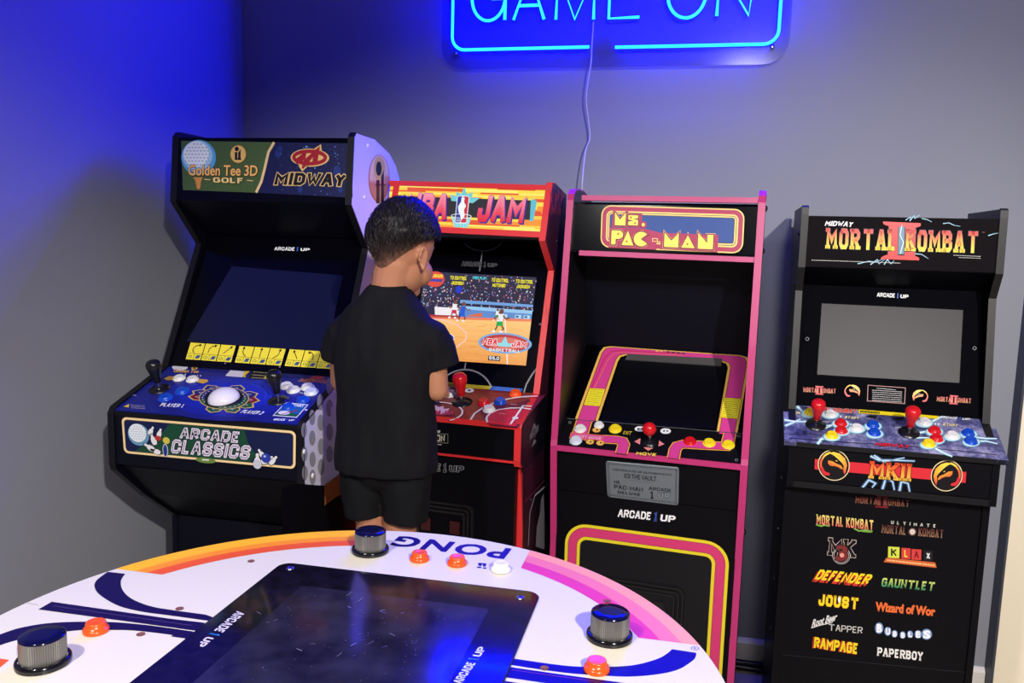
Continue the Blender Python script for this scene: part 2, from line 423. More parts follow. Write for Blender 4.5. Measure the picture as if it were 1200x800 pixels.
def logo_1up(sh, A, B, C, z=0, white=(235, 235, 235), blue=(60, 110, 220), out=None):
    """ARCADE1UP wordmark over baseline A-B with top-left C"""
    A, B, C = Vector(A), Vector(B), Vector(C); d = B-A; h = C-A
    def q(t): return tuple(A+d*t)
    def c(t): return tuple(A+d*t+h)
    kw = dict(off=.03)
    sh.block('ARCADE', q(0), q(.56), c(0), white, z, w=.2, out=out, ow=.06)
    sh.block('1', tuple(A+d*.605-h*.1), tuple(A+d*.67-h*.1), tuple(A+d*.605+h*1.15), blue, z+2, w=.2, out=out, ow=.06)
    sh.block('UP', q(.72), q(.97), tuple(A+d*.72+h*.85), white, z, w=.22, out=out, ow=.06)
# ------------------------------------------------------------------ room
M_WALL = mat('grey_wall_paint', (140, 142, 151), .75, spec=.25, bump=(180, .06))
M_CEIL = mat('ceiling_paint', (120, 120, 120), .8)
M_FLOOR = mat('pale_floor', (196, 180, 150), .35, var=(3, (206, 192, 165)))
M_CREAM = mat('cream_painted_wall', (242, 230, 204), .7)
M_TRIM = mat('white_baseboard_paint', (222, 216, 208), .4)
M_SHADEFACE = mat('dark_grey_face_shade', (60, 64, 72), .5)
def wbox(name, a, b, m):
    bm = bmesh.new(); add_box(bm, a, b); return struct(bm_obj(name, bm, m))
YB = 2.68; XL = -1.56; XR = 1.003
wbox('floor', (XL-.1, -2.6, -.05), (2.7, YB+.1, 0), M_FLOOR)
wbox('wall_back', (XL-.1, YB, 0), (XR+.1, YB+.1, 2.6), M_WALL)
wbox('wall_left', (XL-.1, -2.6, 0), (XL, YB, 2.6), M_WALL)
wbox('wall_right', (XR+.003, 2.62, 0), (2.7, YB+.1, 2.6), M_CREAM)
wbox('wall_side', (2.6, -2.6, 0), (2.7, 2.62, 2.6), M_WALL)
wbox('wall_front', (XL-.1, -2.7, 0), (2.7, -2.6, 2.6), M_WALL)
wbox('ceiling', (XL-.1, -2.7, 2.6), (2.7, YB+.1, 2.65), M_CEIL)
wbox('shaded_face_strip', (XR-.003, 2.621, 0), (XR+.003, YB, 2.6), M_SHADEFACE)  # shade on the cream wall's left face, painted as a thin dark strip
def baseboard(name, a, b, axis):
    bm = bmesh.new()
    if axis == 'x':
        add_prism(bm, [(YB, 0), (YB-.014, 0), (YB-.014, .085), (YB-.009, .094), (YB-.004, .1), (YB, .1)], a, b)
    else:
        pr = [(XL, 0), (XL+.014, 0), (XL+.014, .085), (XL+.009, .094), (XL+.004, .1), (XL, .1)]
        A = [bm.verts.new((x, a, z)) for x, z in pr]; B = [bm.verts.new((x, b, z)) for x, z in pr]
        for i in range(6): bm.faces.new((A[i], A[(i+1) % 6], B[(i+1) % 6], B[i]))
        bm.faces.new(A[::-1]); bm.faces.new(B)
    struct(bm_obj(name, bm, M_TRIM))
baseboard('baseboard_back', XL+.014, XR-.004, 'x'); baseboard('baseboard_left', -2.5, YB, 'y')

# ------------------------------------------------------------------ cabinet 1: blue golf and classics machine (left)
c = Machine('arcade_cabinet', 'arcade cabinet at the left with blue trackball deck, golf marquee and white dotted side', 'arcade machine', (-1.121, 1.73, 0), 0, .528)
W2 = .264; T = .016
prof = [(.24, 0), (.24, .6), (.11, .70), (0, .80), (-.004, .815), (-.004, .945), (.005, .958), (.215, 1.03), (.385, 1.365), (.27, 1.48), (.288, 1.655), (.30, 1.666), (.43, 1.666), (.545, 1.64), (.60, 1.61), (.645, 1.56), (.67, 1.5), (.68, 1.4), (.68, 0)]
def art1(sh):
    sh.map = sh.px
    G = (150, 150, 146)
    # grey dots on the lower side
    for x, y in ((356, 504), (356.5, 532), (357, 554)): sh.ell(x, y, 3.4, 8.6, G, 1)
    for x, y in ((365.5, 489), (365.6, 513), (366, 538), (366, 559)): sh.ell(x, y, 3.6, 9, G, 1)
    for x, y in ((375, 471), (375.5, 495), (376, 523), (376, 547)): sh.ell(x, y, 3.8, 9.6, G, 1)
    for x, y in ((386, 452), (386, 478), (386, 506), (386, 532), (399, 490), (399, 460)): sh.ell(x, y, 4, 10, G, 1)
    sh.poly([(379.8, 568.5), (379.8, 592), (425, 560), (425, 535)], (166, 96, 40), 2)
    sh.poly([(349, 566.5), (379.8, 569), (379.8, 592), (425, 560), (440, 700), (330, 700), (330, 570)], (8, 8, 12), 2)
    sh.poly([(387, 475), (392, 479), (392, 484), (387, 487)], (215, 215, 220), 3)
    # gold oval badge with the letters it
    sh.ell(444, 209, 12.5, 28, (205, 120, 60), 1); sh.ell(444, 209, 11.6, 27, [(205, 140, 80)]*14+[(240, 215, 130)]*14, 2)
    sh.ell(444, 197, 6.6, 14, (214, 190, 80), 3); sh.ell(443.2, 197.5, 3.3, 8.4, (12, 12, 22), 4)
    sh.poly([(440.5, 211), (444, 211), (444, 238), (440.5, 238)], (12, 12, 24), 4); sh.poly([(446, 207), (449, 199), (449, 238), (446, 238)], (12, 12, 24), 4)
    sh.poly([(439, 216), (451, 216), (451, 217.2), (439, 217.2)], (12, 12, 24), 5)
L1 = c.side(True, prof, T, M_NAVY, M_BLKT, prof[1:13])
R1 = c.side(False, prof, T, M_WHITE, M_BLKT, prof[1:12], art1)
dot = mat('bolt_cover_white', (225, 222, 215), .35)
sh = Sheet((W2, 0, 0), (0, 1, 0), (0, 0, 1), c.M)
for x, y in ((356, 529), (366, 557), (431, 171), (427, 231)):
    bm = bmesh.new(); add_lathe(bm, [(.0065, 0), (.006, .002), (.003, .0032), (0, .0035)], 16); o = bm_obj('bolt_cover', bm, dot, R1); o.matrix_local = sh.mat_at(x, y, .0002)
xi = W2-T
body = [(.25, 0), (.25, .60), (.12, .70), (.015, .805), (.015, .94), (.22, 1.01), (.43, 1.39), (.285, 1.48), (.30, 1.648), (.43, 1.65), (.54, 1.625), (.63, 1.55), (.66, 1.4), (.66, 0)]
c.prism('cabinet_body', body, -xi+.0005, xi-.0005, M_NAVY)
def a_marq(sh):
    sh.map = sh.px
    sh.poly([(212.3, 165), (322.5, 166.6), (316, 178), (311, 197.5), (307, 213), (301, 225.8), (214.4, 222.5)], (62, 84, 44))
    rr = random.Random(3)
    for k in range(260):
        t, v = rr.random(), rr.random(); x = 214+t*(94 if v < .4 else 86); y = 167+v*55
        sh.line([(x, y), (x+rr.uniform(-1.5, 1.5), y+rr.uniform(-1.5, 1.5))], .0012, rr.choice([(80, 102, 56), (48, 68, 36), (92, 112, 66)]), 1)
    sh.poly([(322.5, 166.6), (412.5, 168), (413.3, 231.5), (301, 225.8), (307, 213), (311, 197.5), (316, 178)], (12, 18, 64))
    for k in range(130):
        x = rr.uniform(320, 411); y = rr.uniform(169, 229)
        if x < 316+(225-y)*.05: continue
        r0 = rr.choice([.3, .4, .6, .9]); sh.ell(x, y, r0, r0, rr.choice([(60, 110, 190), (30, 50, 130), (90, 140, 200), (22, 34, 100)]), 1, n=8)
    for x, y, r0 in ((326, 180, 5), (328, 175, 4), (395, 200, 6), (352, 222, 4), (399, 222, 4)): sh.ell(x, y, r0*.7, r0, (22, 44, 110), 1)
    # ball on a tee
    sh.ell(233, 184.5, 20.3, 20.5, (80, 150, 200), 2, n=40); sh.ell(231.8, 182.5, 17.5, 17.6, (150, 190, 220), 3, n=40); sh.ell(230.5, 180.5, 14.8, 14.8, (215, 222, 230), 4, n=40)
    for iy in range(9):
        for ix in range(9):
            x = 216+ix*4+(iy % 2)*2; y = 169+iy*4
            if (x-232)**2+(y-184)**2 < 250: sh.ell(x, y, 1.3, .9, (150, 165, 185), 5, n=8)
    sh.poly([(227, 207.8), (238.5, 207.8), (236.5, 211.5), (235, 221.5), (231.5, 221.5), (229.5, 211.5)], (190, 128, 62), 5)
    g = (226, 172, 96)
    sh.text('Golden Tee 3D', (221.5, 205.3), (302, 206), (222, 193.6), g, 6, off=.02, out=(70, 30, 20), outw=.035)
    sh.block('GOLF', (250.5, 214), (286.5, 215), (250.5, 207.8), (226, 196, 126), 6, w=.22, out=(40, 34, 20), ow=.06)
    sh.line([(240, 210.3), (247, 210.6)], .0022, (220, 190, 120), 6); sh.line([(290, 211.5), (297, 212)], .0022, (220, 190, 120), 6)
    sh.ell(279.8, 180.8, 9.6, 10.8, (150, 110, 50), 6); sh.ell(279.8, 180.8, 8.8, 10, (206, 170, 96), 7)
    sh.ell(278.3, 174.8, 2.4, 2.7, (10, 12, 20), 8); sh.poly([(276, 178.5), (279, 178.5), (279, 187.5), (276, 187.5)], (10, 12, 20), 8); sh.poly([(280, 179), (282.8, 175), (282.8, 187.5), (280, 187.5)], (10, 12, 20), 8); sh.poly([(279, 185.8), (283.5, 185.8), (283.5, 187.5), (279, 187.5)], (10, 12, 20), 8)
    sh.line([(321.6, 166.8), (315, 178), (310.5, 197.5), (306.5, 213), (300.5, 225.6)], .0075, (216, 186, 132), 3)
    gold = (212, 176, 112)
    sh.block('MIDWAY', (321.5, 216.3), (404, 218.3), (324.5, 202), (8, 10, 18), 3, w=.24, out=gold, ow=.07)
    sh.ell(363.5, 184.8, 22.6, 10.6, gold, 3, ang=1); sh.poly([(350, 194), (354.5, 201), (364, 192)], gold, 3); sh.poly([(366, 176), (376.5, 169), (378, 182)], gold, 3)
    sh.ring(363.3, 184.6, 18.5, 7.2, .0095, (150, 22, 34), 5, ang=1)
    sh.poly([(345, 188), (360, 176.5), (358.5, 186), (367.5, 178), (375.5, 171.2), (372, 193), (366, 193), (367.5, 184), (356, 198), (354, 197), (357, 187.5), (349, 193)], (150, 22, 34), 6)
c.slab('marquee', (.270, 1.483), (.287, 1.652), -xi, xi, .006, M_GLOSS, art=a_marq)
c.slab('speaker_panel', (.414, 1.392), (.27, 1.483), -xi, xi, .006, M_NAVY)
def a_bez(sh):
    sh.map = sh.px
    logo_1up(sh, (321.5, 293.2), (364, 294.3), (322, 289.2))
    Y = (232, 214, 60)
    xs = [(223.5, 240.5), (241.5, 258.5), (259.5, 276.5), (281, 298), (299, 316.5), (317.5, 335), (339.5, 357), (358, 375.5), (376.5, 394)]
    for i, (a, b) in enumerate(xs):
        def q(x, top): # rows follow the strip
            yt = 401.2+(x-223)*.068; return (x+(0 if top else -5.8*(1)), yt+(0 if top else 19.5))
        A, B, C_, D = q(a, 1), q(b, 1), q(b, 0), q(a, 0); sh.poly([A, B, C_, D], Y)
        def m(u, v): # u right 0..1, v down 0..1
            return (A[0]+(B[0]-A[0])*u+(D[0]-A[0])*v, A[1]+(B[1]-A[1])*u+(D[1]-A[1])*v)
        K = (30, 28, 14)
        sh.line([m(0, .64), m(1, .64)], .0009, K, 1); sh.line([m(.5, .64), m(.5, 1)], .0009, K, 1)
        cur = [[(.72, .12), (.5, .15), (.32, .3), (.3, .45), (.45, .6)], [(.72, .1), (.5, .14), (.35, .3), (.32, .55)], [(.75, .12), (.3, .52)], [(.35, .1), (.33, .35), (.5, .55), (.62, .58)], [(.5, .1), (.48, .58)], [(.68, .1), (.62, .4), (.4, .55), (.3, .58)], [(.35, .12), (.68, .55)], [(.32, .12), (.5, .14), (.62, .3), (.66, .55)], [(.3, .14), (.6, .18), (.66, .4), (.5, .58)]][i]
        sh.line([m(*p) for p in cur], .0022, K, 1)
        p0, p1 = Vector(cur[0]), Vector(cur[1]); d = (p0-p1).normalized(); nn = Vector((-d.y, d.x))
        sh.poly([m(*(p0+d*.1)), m(*(p0-d*.06+nn*.1)), m(*(p0-d*.06-nn*.1))], K, 1)
        sh.ring(*m(.24, .83), 2.3, 1.4, .0014, (50, 110, 50), 1, n=6); sh.poly([m(.58, .92), m(.68, .72), m(.95, .72), m(.85, .92)], (50, 80, 130), 1)
    for x, y in ((264, 425.5), (328, 429.8), (196, 421)): sh.ell(x, y, 1, 1, (120, 120, 130), 1, n=8)
B1, s1 = c.slab('screen_bezel', (.222, 1.032), (.4155, 1.390), -xi, xi, .006, M_GLOSS, art=a_bez)
M_OFFN = mat('switched_off_navy_screen', (16, 20, 46), .18, spec=.5)
def px_panel(name, sh0, pts, t, m, parent, inset=0):
    """thin panel whose outline is given in pixels on the plane of sh0, standing t proud"""
    bm = bmesh.new(); uv = [sh0.px(*p) for p in pts]
    a = [bm.verts.new(sh0.P(u, v, 0)) for u, v in uv]; b = [bm.verts.new(sh0.P(u, v, t)) for u, v in uv]; n = len(a)
    for i in range(n): bm.faces.new((a[i], a[(i+1) % n], b[(i+1) % n], b[i]))
    for tri in tessellate_polygon([[Vector((u, v, 0)) for u, v in uv]]):
        bm.faces.new([b[i] for i in tri]); bm.faces.new([a[i] for i in reversed(tri)])
    bmesh.ops.recalc_face_normals(bm, faces=bm.faces)
    return bm_obj(name, bm, m, parent)
px_panel('screen', s1, [(272, 312), (402, 323), (383, 412), (219, 400)], .0012, M_OFFN, B1)
M_BLUEDECK = mat('blue_deck_print', (26, 34, 120), .35, spec=.3)
def a_deck(sh):
    sh.map = sh.px
    for r, cc in ((92, (24, 28, 116)), (76, (22, 32, 142)), (60, (22, 36, 160)), (46, (24, 42, 178))): sh.ell(272, 464, r*1.05, r*.32, cc, (92-r)/30*.3, n=40)
    sh.poly([(206, 425), (389, 441), (386, 446), (202, 430)], (34, 36, 92), 2)
    for r in (36, 42, 47): sh.ring(276, 463, r, r*.42, .0012, (60, 90, 220), 2.2, a0=200, a1=380)
    # star of angular tabs round the trackball
    gold = (206, 176, 100); cols = [(30, 40, 120), (30, 40, 120), (120, 24, 44), (24, 84, 60), (24, 84, 60), (24, 84, 60), (120, 24, 44), (30, 40, 120), (30, 40, 120)]
    cx, cy = 262.6, 467.5
    for i, a in enumerate((62, 20, -8, -35, -72, -112, 172, 150, 118)):
        t = math.radians(a); ct, st = math.cos(t), math.sin(t)
        def q(r, w): x = ct*r-st*w; y = st*r+ct*w; return (cx+x*1.0, cy-y*.42)
        sh.poly([q(24, -10), q(36, -9), q(43, 0), q(36, 9), q(24, 10)], gold, 3); sh.poly([q(25, -8.3), q(35, -7.5), q(40.5, 0), q(35, 7.5), q(25, 8.3)], cols[i], 4)
        sh.line([q(29, -3), q(34, 0), q(29, 3)], .0012, (210, 200, 200), 5)
    sh.ell(cx, cy, 29.5, 13.2, gold, 5, n=40)
    sh.ell(cx, cy, 28.4, 12.5, [(24, 84, 60)]*20+[(28, 36, 116)]*20, 6, n=40); sh.ell(cx, cy, 22, 10, (12, 14, 30), 7, n=40)
    for k in range(26):
        a = 2*PI*k/26; sh.line([(cx+25*math.cos(a), cy+11.1*math.sin(a)), (cx+25*math.cos(a+.12), cy+11.1*math.sin(a+.12))], .003, (190, 180, 130), 7)
    # sticker artwork
    sh.ell(211, 430.6, 9.2, 4.3, (205, 205, 215), 3); sh.text('Golden Tee', (203, 436.5), (232, 437.5), (205, 433), (200, 150, 90), 4, off=.04)
    sh.ell(228, 432, 3.6, 1.8, (200, 160, 70), 4); sh.ell(228, 432, 1.6, .8, (20, 20, 20), 5)
    for pts in ([(192, 444), (198, 441.2), (206, 441.8), (205, 445.5), (196, 446)], [(230, 448), (234, 444.5), (243, 445.2), (244.5, 447.5), (238, 450)]):
        sh.poly(pts, (206, 160, 70), 3)
    sh.poly([(264, 441), (270, 434.3), (286, 435.5), (289, 439), (284, 442.5)], (206, 200, 214), 3); sh.poly([(284, 442), (287, 435.5), (293, 435.5), (288, 440), (288, 443)], (206, 180, 50), 4)
    sh.poly([(290, 444), (296, 435), (325, 437.5), (310, 445)], (12, 14, 40), 3)
    for yy in (436.2, 439.7, 443): sh.dashes((295+(443-yy)*.3, yy), (313, yy+1.4), .0022, (200, 190, 120), 6, 4)
    sh.poly([(308, 444.5), (316, 437), (323.5, 437.6), (317, 445.2)], (190, 170, 50), 4)
    sh.block('MIDWAY', (350, 447.3), (383, 449.4), (354, 444), (130, 40, 50), 3, w=.24, out=(200, 140, 110), ow=.08); sh.ell(372, 442.8, 8.6, 1.8, (150, 50, 60), 3)
    sh.block('PLAYER 1', (187, 476.5), (214, 478), (190.5, 472.5), (235, 235, 240), 3, w=.22); sh.block('PLAYER 2', (281.5, 484.3), (306, 486.4), (286.5, 480.6), (235, 235, 240), 3, w=.22)
    sh.poly([(145, 477), (151.5, 473.8), (151, 477.8)], (226, 190, 30), 3)
    for yy in (475, 476.7, 478.4): sh.dashes((153.5, yy), (170, yy+.9), .0014, (190, 180, 190), 7, 3)
    sh.dashes((153, 462.6), (159.5, 464), .002, (210, 210, 220), 3, 3)
    sh.text('I', (216.2, 440.4), (217.6, 440.5), (217, 438.4), (220, 220, 220), 3); sh.text('I I', (231, 441.4), (235, 441.6), (231.8, 439.6), (220, 220, 220), 3)
    sh.poly([(319.5, 487.6), (334.5, 471.8), (361.8, 474.6), (348, 490)], (215, 210, 225), 3); sh.poly([(321.5, 486.8), (335.3, 472.8), (360, 475.2), (347.2, 489)], (26, 90, 150), 4); sh.poly([(321.5, 486.8), (325, 483.4), (351, 486), (347.2, 489)], (24, 90, 60), 5)
    sh.ell(333, 484.6, 6.8, 2.3, (224, 220, 226), 6); sh.line([(330, 486.5), (349, 481.8)], .003, (190, 40, 60), 7); sh.text('START', (341.5, 476.6), (355.5, 478), (343, 474), (235, 235, 240), 6, off=.04)
    sh.text('CTRL', (347.5, 461.4), (355.5, 462), (348.5, 459.6), (200, 200, 220), 3)
    logo_1up(sh, (320, 493), (345, 494), (321.5, 490.6), 3)
    sh.ell(358.8, 480.8, 1.6, 1, (210, 210, 225), 3)
DK1, d1 = c.slab('control_deck', (.0, .953), (.225, 1.03), -xi, xi, .016, M_BLUEDECK, art=a_deck)
for i, (x, y, r, m, nm) in enumerate(((210.3, 443.8, .013, M_WHITEPL, 0), (225.6, 445.2, .013, M_WHITEPL, 0), (335.5, 452.8, .014, M_WHITEPL, 0), (344, 457.6, .014, M_WHITEPL, 0), (360.5, 454.2, .014, M_WHITEPL, 0), (365, 459.8, .015, M_CLEARPL, 0), (194, 466.5, .015, M_BLUPL, 0), (213.6, 458.8, .015, M_BLUPL, 0), (355, 469.5, .013, M_BLUPL, 0), (337.5, 477.8, .013, M_BLUPL, 0))):
    button(DK1, d1, x, y, r, .009, m)
joystick(DK1, d1, 187, 456.2, M_BLACKPL, .085, .023); joystick(DK1, d1, 326.5, 469.3, M_BLACKPL, .085, .023)
bm = bmesh.new(); add_lathe(bm, [(.046, 0), (.046, .003), (.041, .005), (.041, .002)], 36, 1); pr = [(.0395*math.cos(a), .002+.026*math.sin(a)) for a in [PI/2*k/10 for k in range(11)]]; pr[-1] = (0, .028); add_lathe(bm, pr, 36, 0)
o = bm_obj('trackball', bm, [mat('white_trackball', (226, 222, 230), .15), M_BLACKPL], DK1); o.matrix_local = d1.mat_at(262.6, 467.8, 0)
for x, y in ((385.5, 455), (372, 479), (199, 424)): bolt(DK1, d1, x, y, .004)
def a_front(sh):
    sh.map = sh.px
    TL, TR, BR, BL = (142.5, 488.3), (346.8, 505), (346.3, 549.5), (145.5, 530.5)
    sh.quad(204, 43.5, TL, TR, BR, BL)
    cream = (232, 204, 150); navy = (14, 24, 64); green = (20, 66, 44)
    sh.poly(sh.rrect_pts(0, 0, 204, 43.5, 6), cream); sh.poly(sh.rrect_pts(2.6, 2.6, 201.4, 40.9, 4.4), (90, 66, 40), 1); sh.poly(sh.rrect_pts(3.2, 3.2, 200.8, 40.3, 4), navy, 2)
    sh.poly([(14, 3.3), (152, 3.3), (160, 12), (150, 26), (146, 40), (58, 40), (50, 30), (44, 18), (22, 10)], green, 3)
    sh.ell(20, 24, 13, 13.2, (96, 140, 170), 4, n=36); sh.ell(19, 26, 10.8, 11, (214, 220, 224), 5, n=36)
    for iy in range(6):
        for ix in range(6): sh.ell(11+ix*3.3+(iy % 2)*1.4, 19+iy*2.9, .9, .6, (158, 172, 184), 6, n=6) if (11+ix*3.3-19)**2+(19+iy*2.9-26)**2 < 90 else None
    # pins and loose balls tumbling
    W_ = (216, 214, 216)
    def pin(x, y, s, a):
        ca, sa = math.cos(math.radians(a)), math.sin(math.radians(a))
        prf = [(-2, -6), (-3.1, -2.5), (-2.6, 1), (-1.2, 3.4), (-1.5, 5.4), (-.8, 6.6), (.8, 6.6), (1.5, 5.4), (1.2, 3.4), (2.6, 1), (3.1, -2.5), (2, -6)]
        sh.poly([(x+(px*ca-py*sa)*s*1.15, y+(px*sa+py*ca)*s*1.15) for px, py in prf], (30, 30, 46), 5); sh.poly([(x+(px*ca-py*sa)*s, y+(px*sa+py*ca)*s) for px, py in prf], W_, 6)
    pin(33, 10, 1.1, 60); pin(38, 20, 1.1, 20); pin(36, 30, .9, -30); pin(46, 28, .9, -20); pin(40, 6, 1.0, 75)
    sh.ell(52, 8, 3.4, 8, (180, 180, 196), 5); sh.ell(52, 8, 2.4, 6.8, (30, 50, 120), 6); sh.ell(44, 22, 4, 3, (170, 50, 40), 7); sh.ell(54, 20, 4.2, 4, (196, 180, 70), 7)
    sh.block('ARCADE', (70, 24), (140, 24.4), (73, 37.5), (214, 204, 218), 5, w=.25, out=(30, 28, 50), ow=.05)
    sh.block('ARCADE', (70, 24), (140, 24.4), (73, 37.5), (70, 66, 96), 8, w=.045, over=.25)
    sh.block('CLASSICS', (58, 5.6), (151, 6), (62, 22.5), (214, 204, 218), 5, w=.25, out=(30, 28, 50), ow=.05)
    sh.block('CLASSICS', (58, 5.6), (151, 6), (62, 22.5), (70, 66, 96), 8, w=.045, over=.25)
    pin(161, 6, 1.3, 0); sh.ell(161, 2, 5, 5.4, (186, 190, 200), 7); pin(172, 8, 1.2, -60); sh.ell(171, 10, 5.6, 5.6, (40, 56, 150), 7); sh.ell(169.6, 12, 1.4, 1.2, (180, 190, 230), 8); pin(166, 14, 1.0, 35); pin(179, 8, 1.0, -40)
    sh.ell(100, .6, 12, 3.3, (96, 124, 56), 4); sh.line([(96, 1), (104, 1.4)], .003, (224, 224, 220), 5)
P1, f1 = c.slab('front_panel', (-.002, .815), (-.002, .938), -xi, xi, .012, M_NAVY, art=a_front)
c.slab('deck_edge_strip', (-.0035, .938), (-.0035, .95), -xi, xi, .01, M_DECKBLACK)
c.slab('lower_front_panel', (.243, 0.01), (.243, .6), -xi, xi, .008, M_NAVY)
bm = bmesh.new(); add_prism(bm, [(.243, .25), (.236, .255), (.236, .47), (.243, .475)], -.1, .1); bm_obj('coin_door', bm, M_BLACKPL, c.root)

# ------------------------------------------------------------------ cabinet 2: red basketball machine behind the boy
c = Machine('arcade_cabinet', 'arcade cabinet with red trim, lit basketball marquee and running game, in front of the boy', 'arcade machine', (-.6165, 1.995, 0), -5.5, .47)
W2 = .235; T = .016; xi = W2-T
prof = [(.042, 0), (.042, .815), (.004, .826), (.0, .84), (0, .926), (.004, .934), (.163, .985), (.279, 1.318), (.172, 1.401), (.229, 1.557), (.27, 1.557), (.395, 1.535), (.395, 0)]
M_MAROON = mat('dark_maroon_side_print', (58, 16, 34), .45)
def art2(sh):
    sh.map = sh.px
    rr = random.Random(5)
    for k in range(46):
        x = 645+rr.random()*16; y = 222+rr.random()*22; sh.line([(x, y), (x+rr.uniform(-.6, .6), y+8)], .0035, (200, 60, 76), 1)
    for k in range(60):
        x = 640+rr.random()*20; y = 250+rr.random()*200; sh.line([(x, y), (x+rr.uniform(-.4, .4), y+10)], .002, (74, 20, 44), 1)
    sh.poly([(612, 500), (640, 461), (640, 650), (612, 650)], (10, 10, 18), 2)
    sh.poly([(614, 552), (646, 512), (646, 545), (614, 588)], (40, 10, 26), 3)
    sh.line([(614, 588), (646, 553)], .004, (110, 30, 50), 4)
    sh.text('NBA JAM', (620, 516), (630, 505), (620, 507.5), (120, 118, 126), 4, off=.03); sh.poly([(622, 524), (625, 514), (628, 517)], (120, 118, 126), 4); sh.poly([(622, 505), (625, 495), (628, 500)], (120, 118, 126), 4)
    sh.line([(618, 640), (620, 600), (626, 580), (641, 567), (645, 575)], .006, (150, 150, 156), 5)
    sh.poly([(627, 640), (628, 618), (632, 600), (633, 585), (636, 578), (637, 600), (641, 622), (641, 645)], (120, 116, 122), 5)
c.side(True, prof, T, M_MAROON, M_REDT, prof[:11]); Rr = c.side(False, prof, T, M_MAROON, M_REDT, prof[:11], art2)
sh = Sheet((W2, 0, 0), (0, 1, 0), (0, 0, 1), c.M)
for x, y in ((652, 283), (621, 546), (622, 585)): bolt(Rr, sh, x, y, .005)
body = [(.024, 0), (.024, .815), (.02, .835), (.02, .915), (.19, .97), (.342, 1.39), (.342, 1.405), (.2, 1.41), (.25, 1.54), (.38, 1.53), (.38, 0)]
c.prism('cabinet_body', body, -xi+.0005, xi-.0005, M_BLACK)
RED = (214, 40, 44)
def a_m2(sh):
    sh.quad(188, 52, (457.5, 217), (641, 222.3), (636.6, 272), (452, 263.5))
    sh.poly([(0, 0), (188, 0), (188, 52), (0, 52)], (250, 168, 50))
    rr = random.Random(11); cols = [(232, 84, 24), (250, 150, 40), (255, 222, 70), (255, 240, 110), (255, 205, 60)]
    y = 0; i = 0
    while y < 52:
        h = rr.choice([2, 3, 4]); x = -rr.uniform(0, 60)
        while x < 188:
            L = rr.uniform(40, 90); x0 = max(0, x); x1 = min(188, x+L)
            if x1 > x0: sh.poly([(x0, y), (x1, y), (x1, min(52, y+h)), (x0, min(52, y+h))], cols[(i+rr.randrange(2)*2) % 5], 1)
            x += L; i += 1
        y += h; i += 2
    sh.poly([(18, 14), (172, 14), (172, 38), (18, 38)], (34, 30, 34), 2)
    sh.poly([(172, 12), (176, 13), (178, 37), (174, 40), (171, 38)], (90, 190, 210), 3)
    # spiky crown and hoop behind the central badge
    sp = [(78, 34), (76, 42), (83, 40), (83, 46), (89, 43), (92, 52), (96, 43), (103, 46), (102, 39), (112, 39), (104, 32)]
    sh.poly(sp, (110, 205, 215), 3); sh.poly([(80, 13), (104, 13), (101, 1), (85, 1)], (130, 215, 220), 3); sh.ring(92, 15, 12, 2.6, .0018, (230, 240, 240), 6)
    for k in range(5): sh.line([(82+k*5, 12), (85+k*3.6, 2)], .001, (235, 245, 245), 4)
    sh.poly(sh.rrect_pts(84.6, 6, 99.4, 41, 2.5), (240, 244, 250), 4); sh.poly(sh.rrect_pts(85.4, 7, 91.5, 40, 1.5), (30, 50, 150), 5); sh.poly(sh.rrect_pts(92, 7, 98.6, 40, 1.5), (206, 40, 60), 5)
    sh.poly([(90.2, 39), (94, 38), (93.5, 33), (96.5, 28), (94.5, 23), (96, 15), (92.5, 9.5), (90.5, 16), (88, 21), (87, 27), (90, 33)], (242, 246, 252), 6)
    sh.text('NBA', (86.2, 8), (91.2, 8), (86.2, 11), (240, 240, 250), 7)
    gr = [(226, 20, 44), (250, 150, 176)]
    sh.block('NBA', (24, 9), (73, 9), (27, 42.5), gr, 4, w=.25, shadow=((50, 24, 150), .03, -.05), out=(150, 30, 120), ow=.02)
    sh.block('JAM', (110, 9), (164, 9.5), (113, 42), gr, 4, w=.25, shadow=((50, 24, 150), .03, -.05), out=(150, 30, 120), ow=.02)
    pass
c.slab('marquee', (.176, 1.405), (.231, 1.552), -xi, xi, .006, M_BLACK, art=a_m2, mi_mat=M_LIT)
sheet = Sheet((0, .176, 1.405), (1, 0, 0), (0, .055, .147), c.M)
px_panel('marquee_trim', sheet, [(456, 212), (643, 217.5), (641, 223), (457.3, 217.5)], .004, M_REDT, c.root)
px_panel('marquee_trim', sheet, [(454, 263.5), (636.6, 272), (637, 279), (453.5, 270)], .004, M_REDT, c.root)
c.slab('speaker_panel', (.331, 1.394), (.178, 1.403), -xi, xi, .006, M_BLACK)
def a_b2(sh):
    sh.map = sh.px; g = (128, 126, 130)
    sh.ring(566, 272, 27, 22, .0035, (90, 90, 96), 1, a0=35, a1=145); sh.line([(565.4, 294), (562, 318)], .0035, (110, 110, 116), 1)
    logo_1up(sh, (541, 311.5), (583.5, 313), (541.5, 306.5), 1, (20, 20, 24), (20, 20, 24), (92, 92, 98))
    sh.line([(546, 424), (544.5, 433)], .004, g, 1); sh.ring(545, 462, 32, 29, .0045, g, 1, a0=182, a1=358)
    sh.line([(613, 463), (617, 450), (624, 438), (632, 428)], .0045, g, 1)
    sh.ell(634, 380, 2.2, 1.2, (110, 110, 118), 1); sh.ell(634.6, 380.2, 1, .6, (10, 10, 12), 2)
B2, s2 = c.slab('screen_bezel', (.178, .985), (.3305, 1.393), -xi, xi, .006, M_GLOSS, art=a_b2)
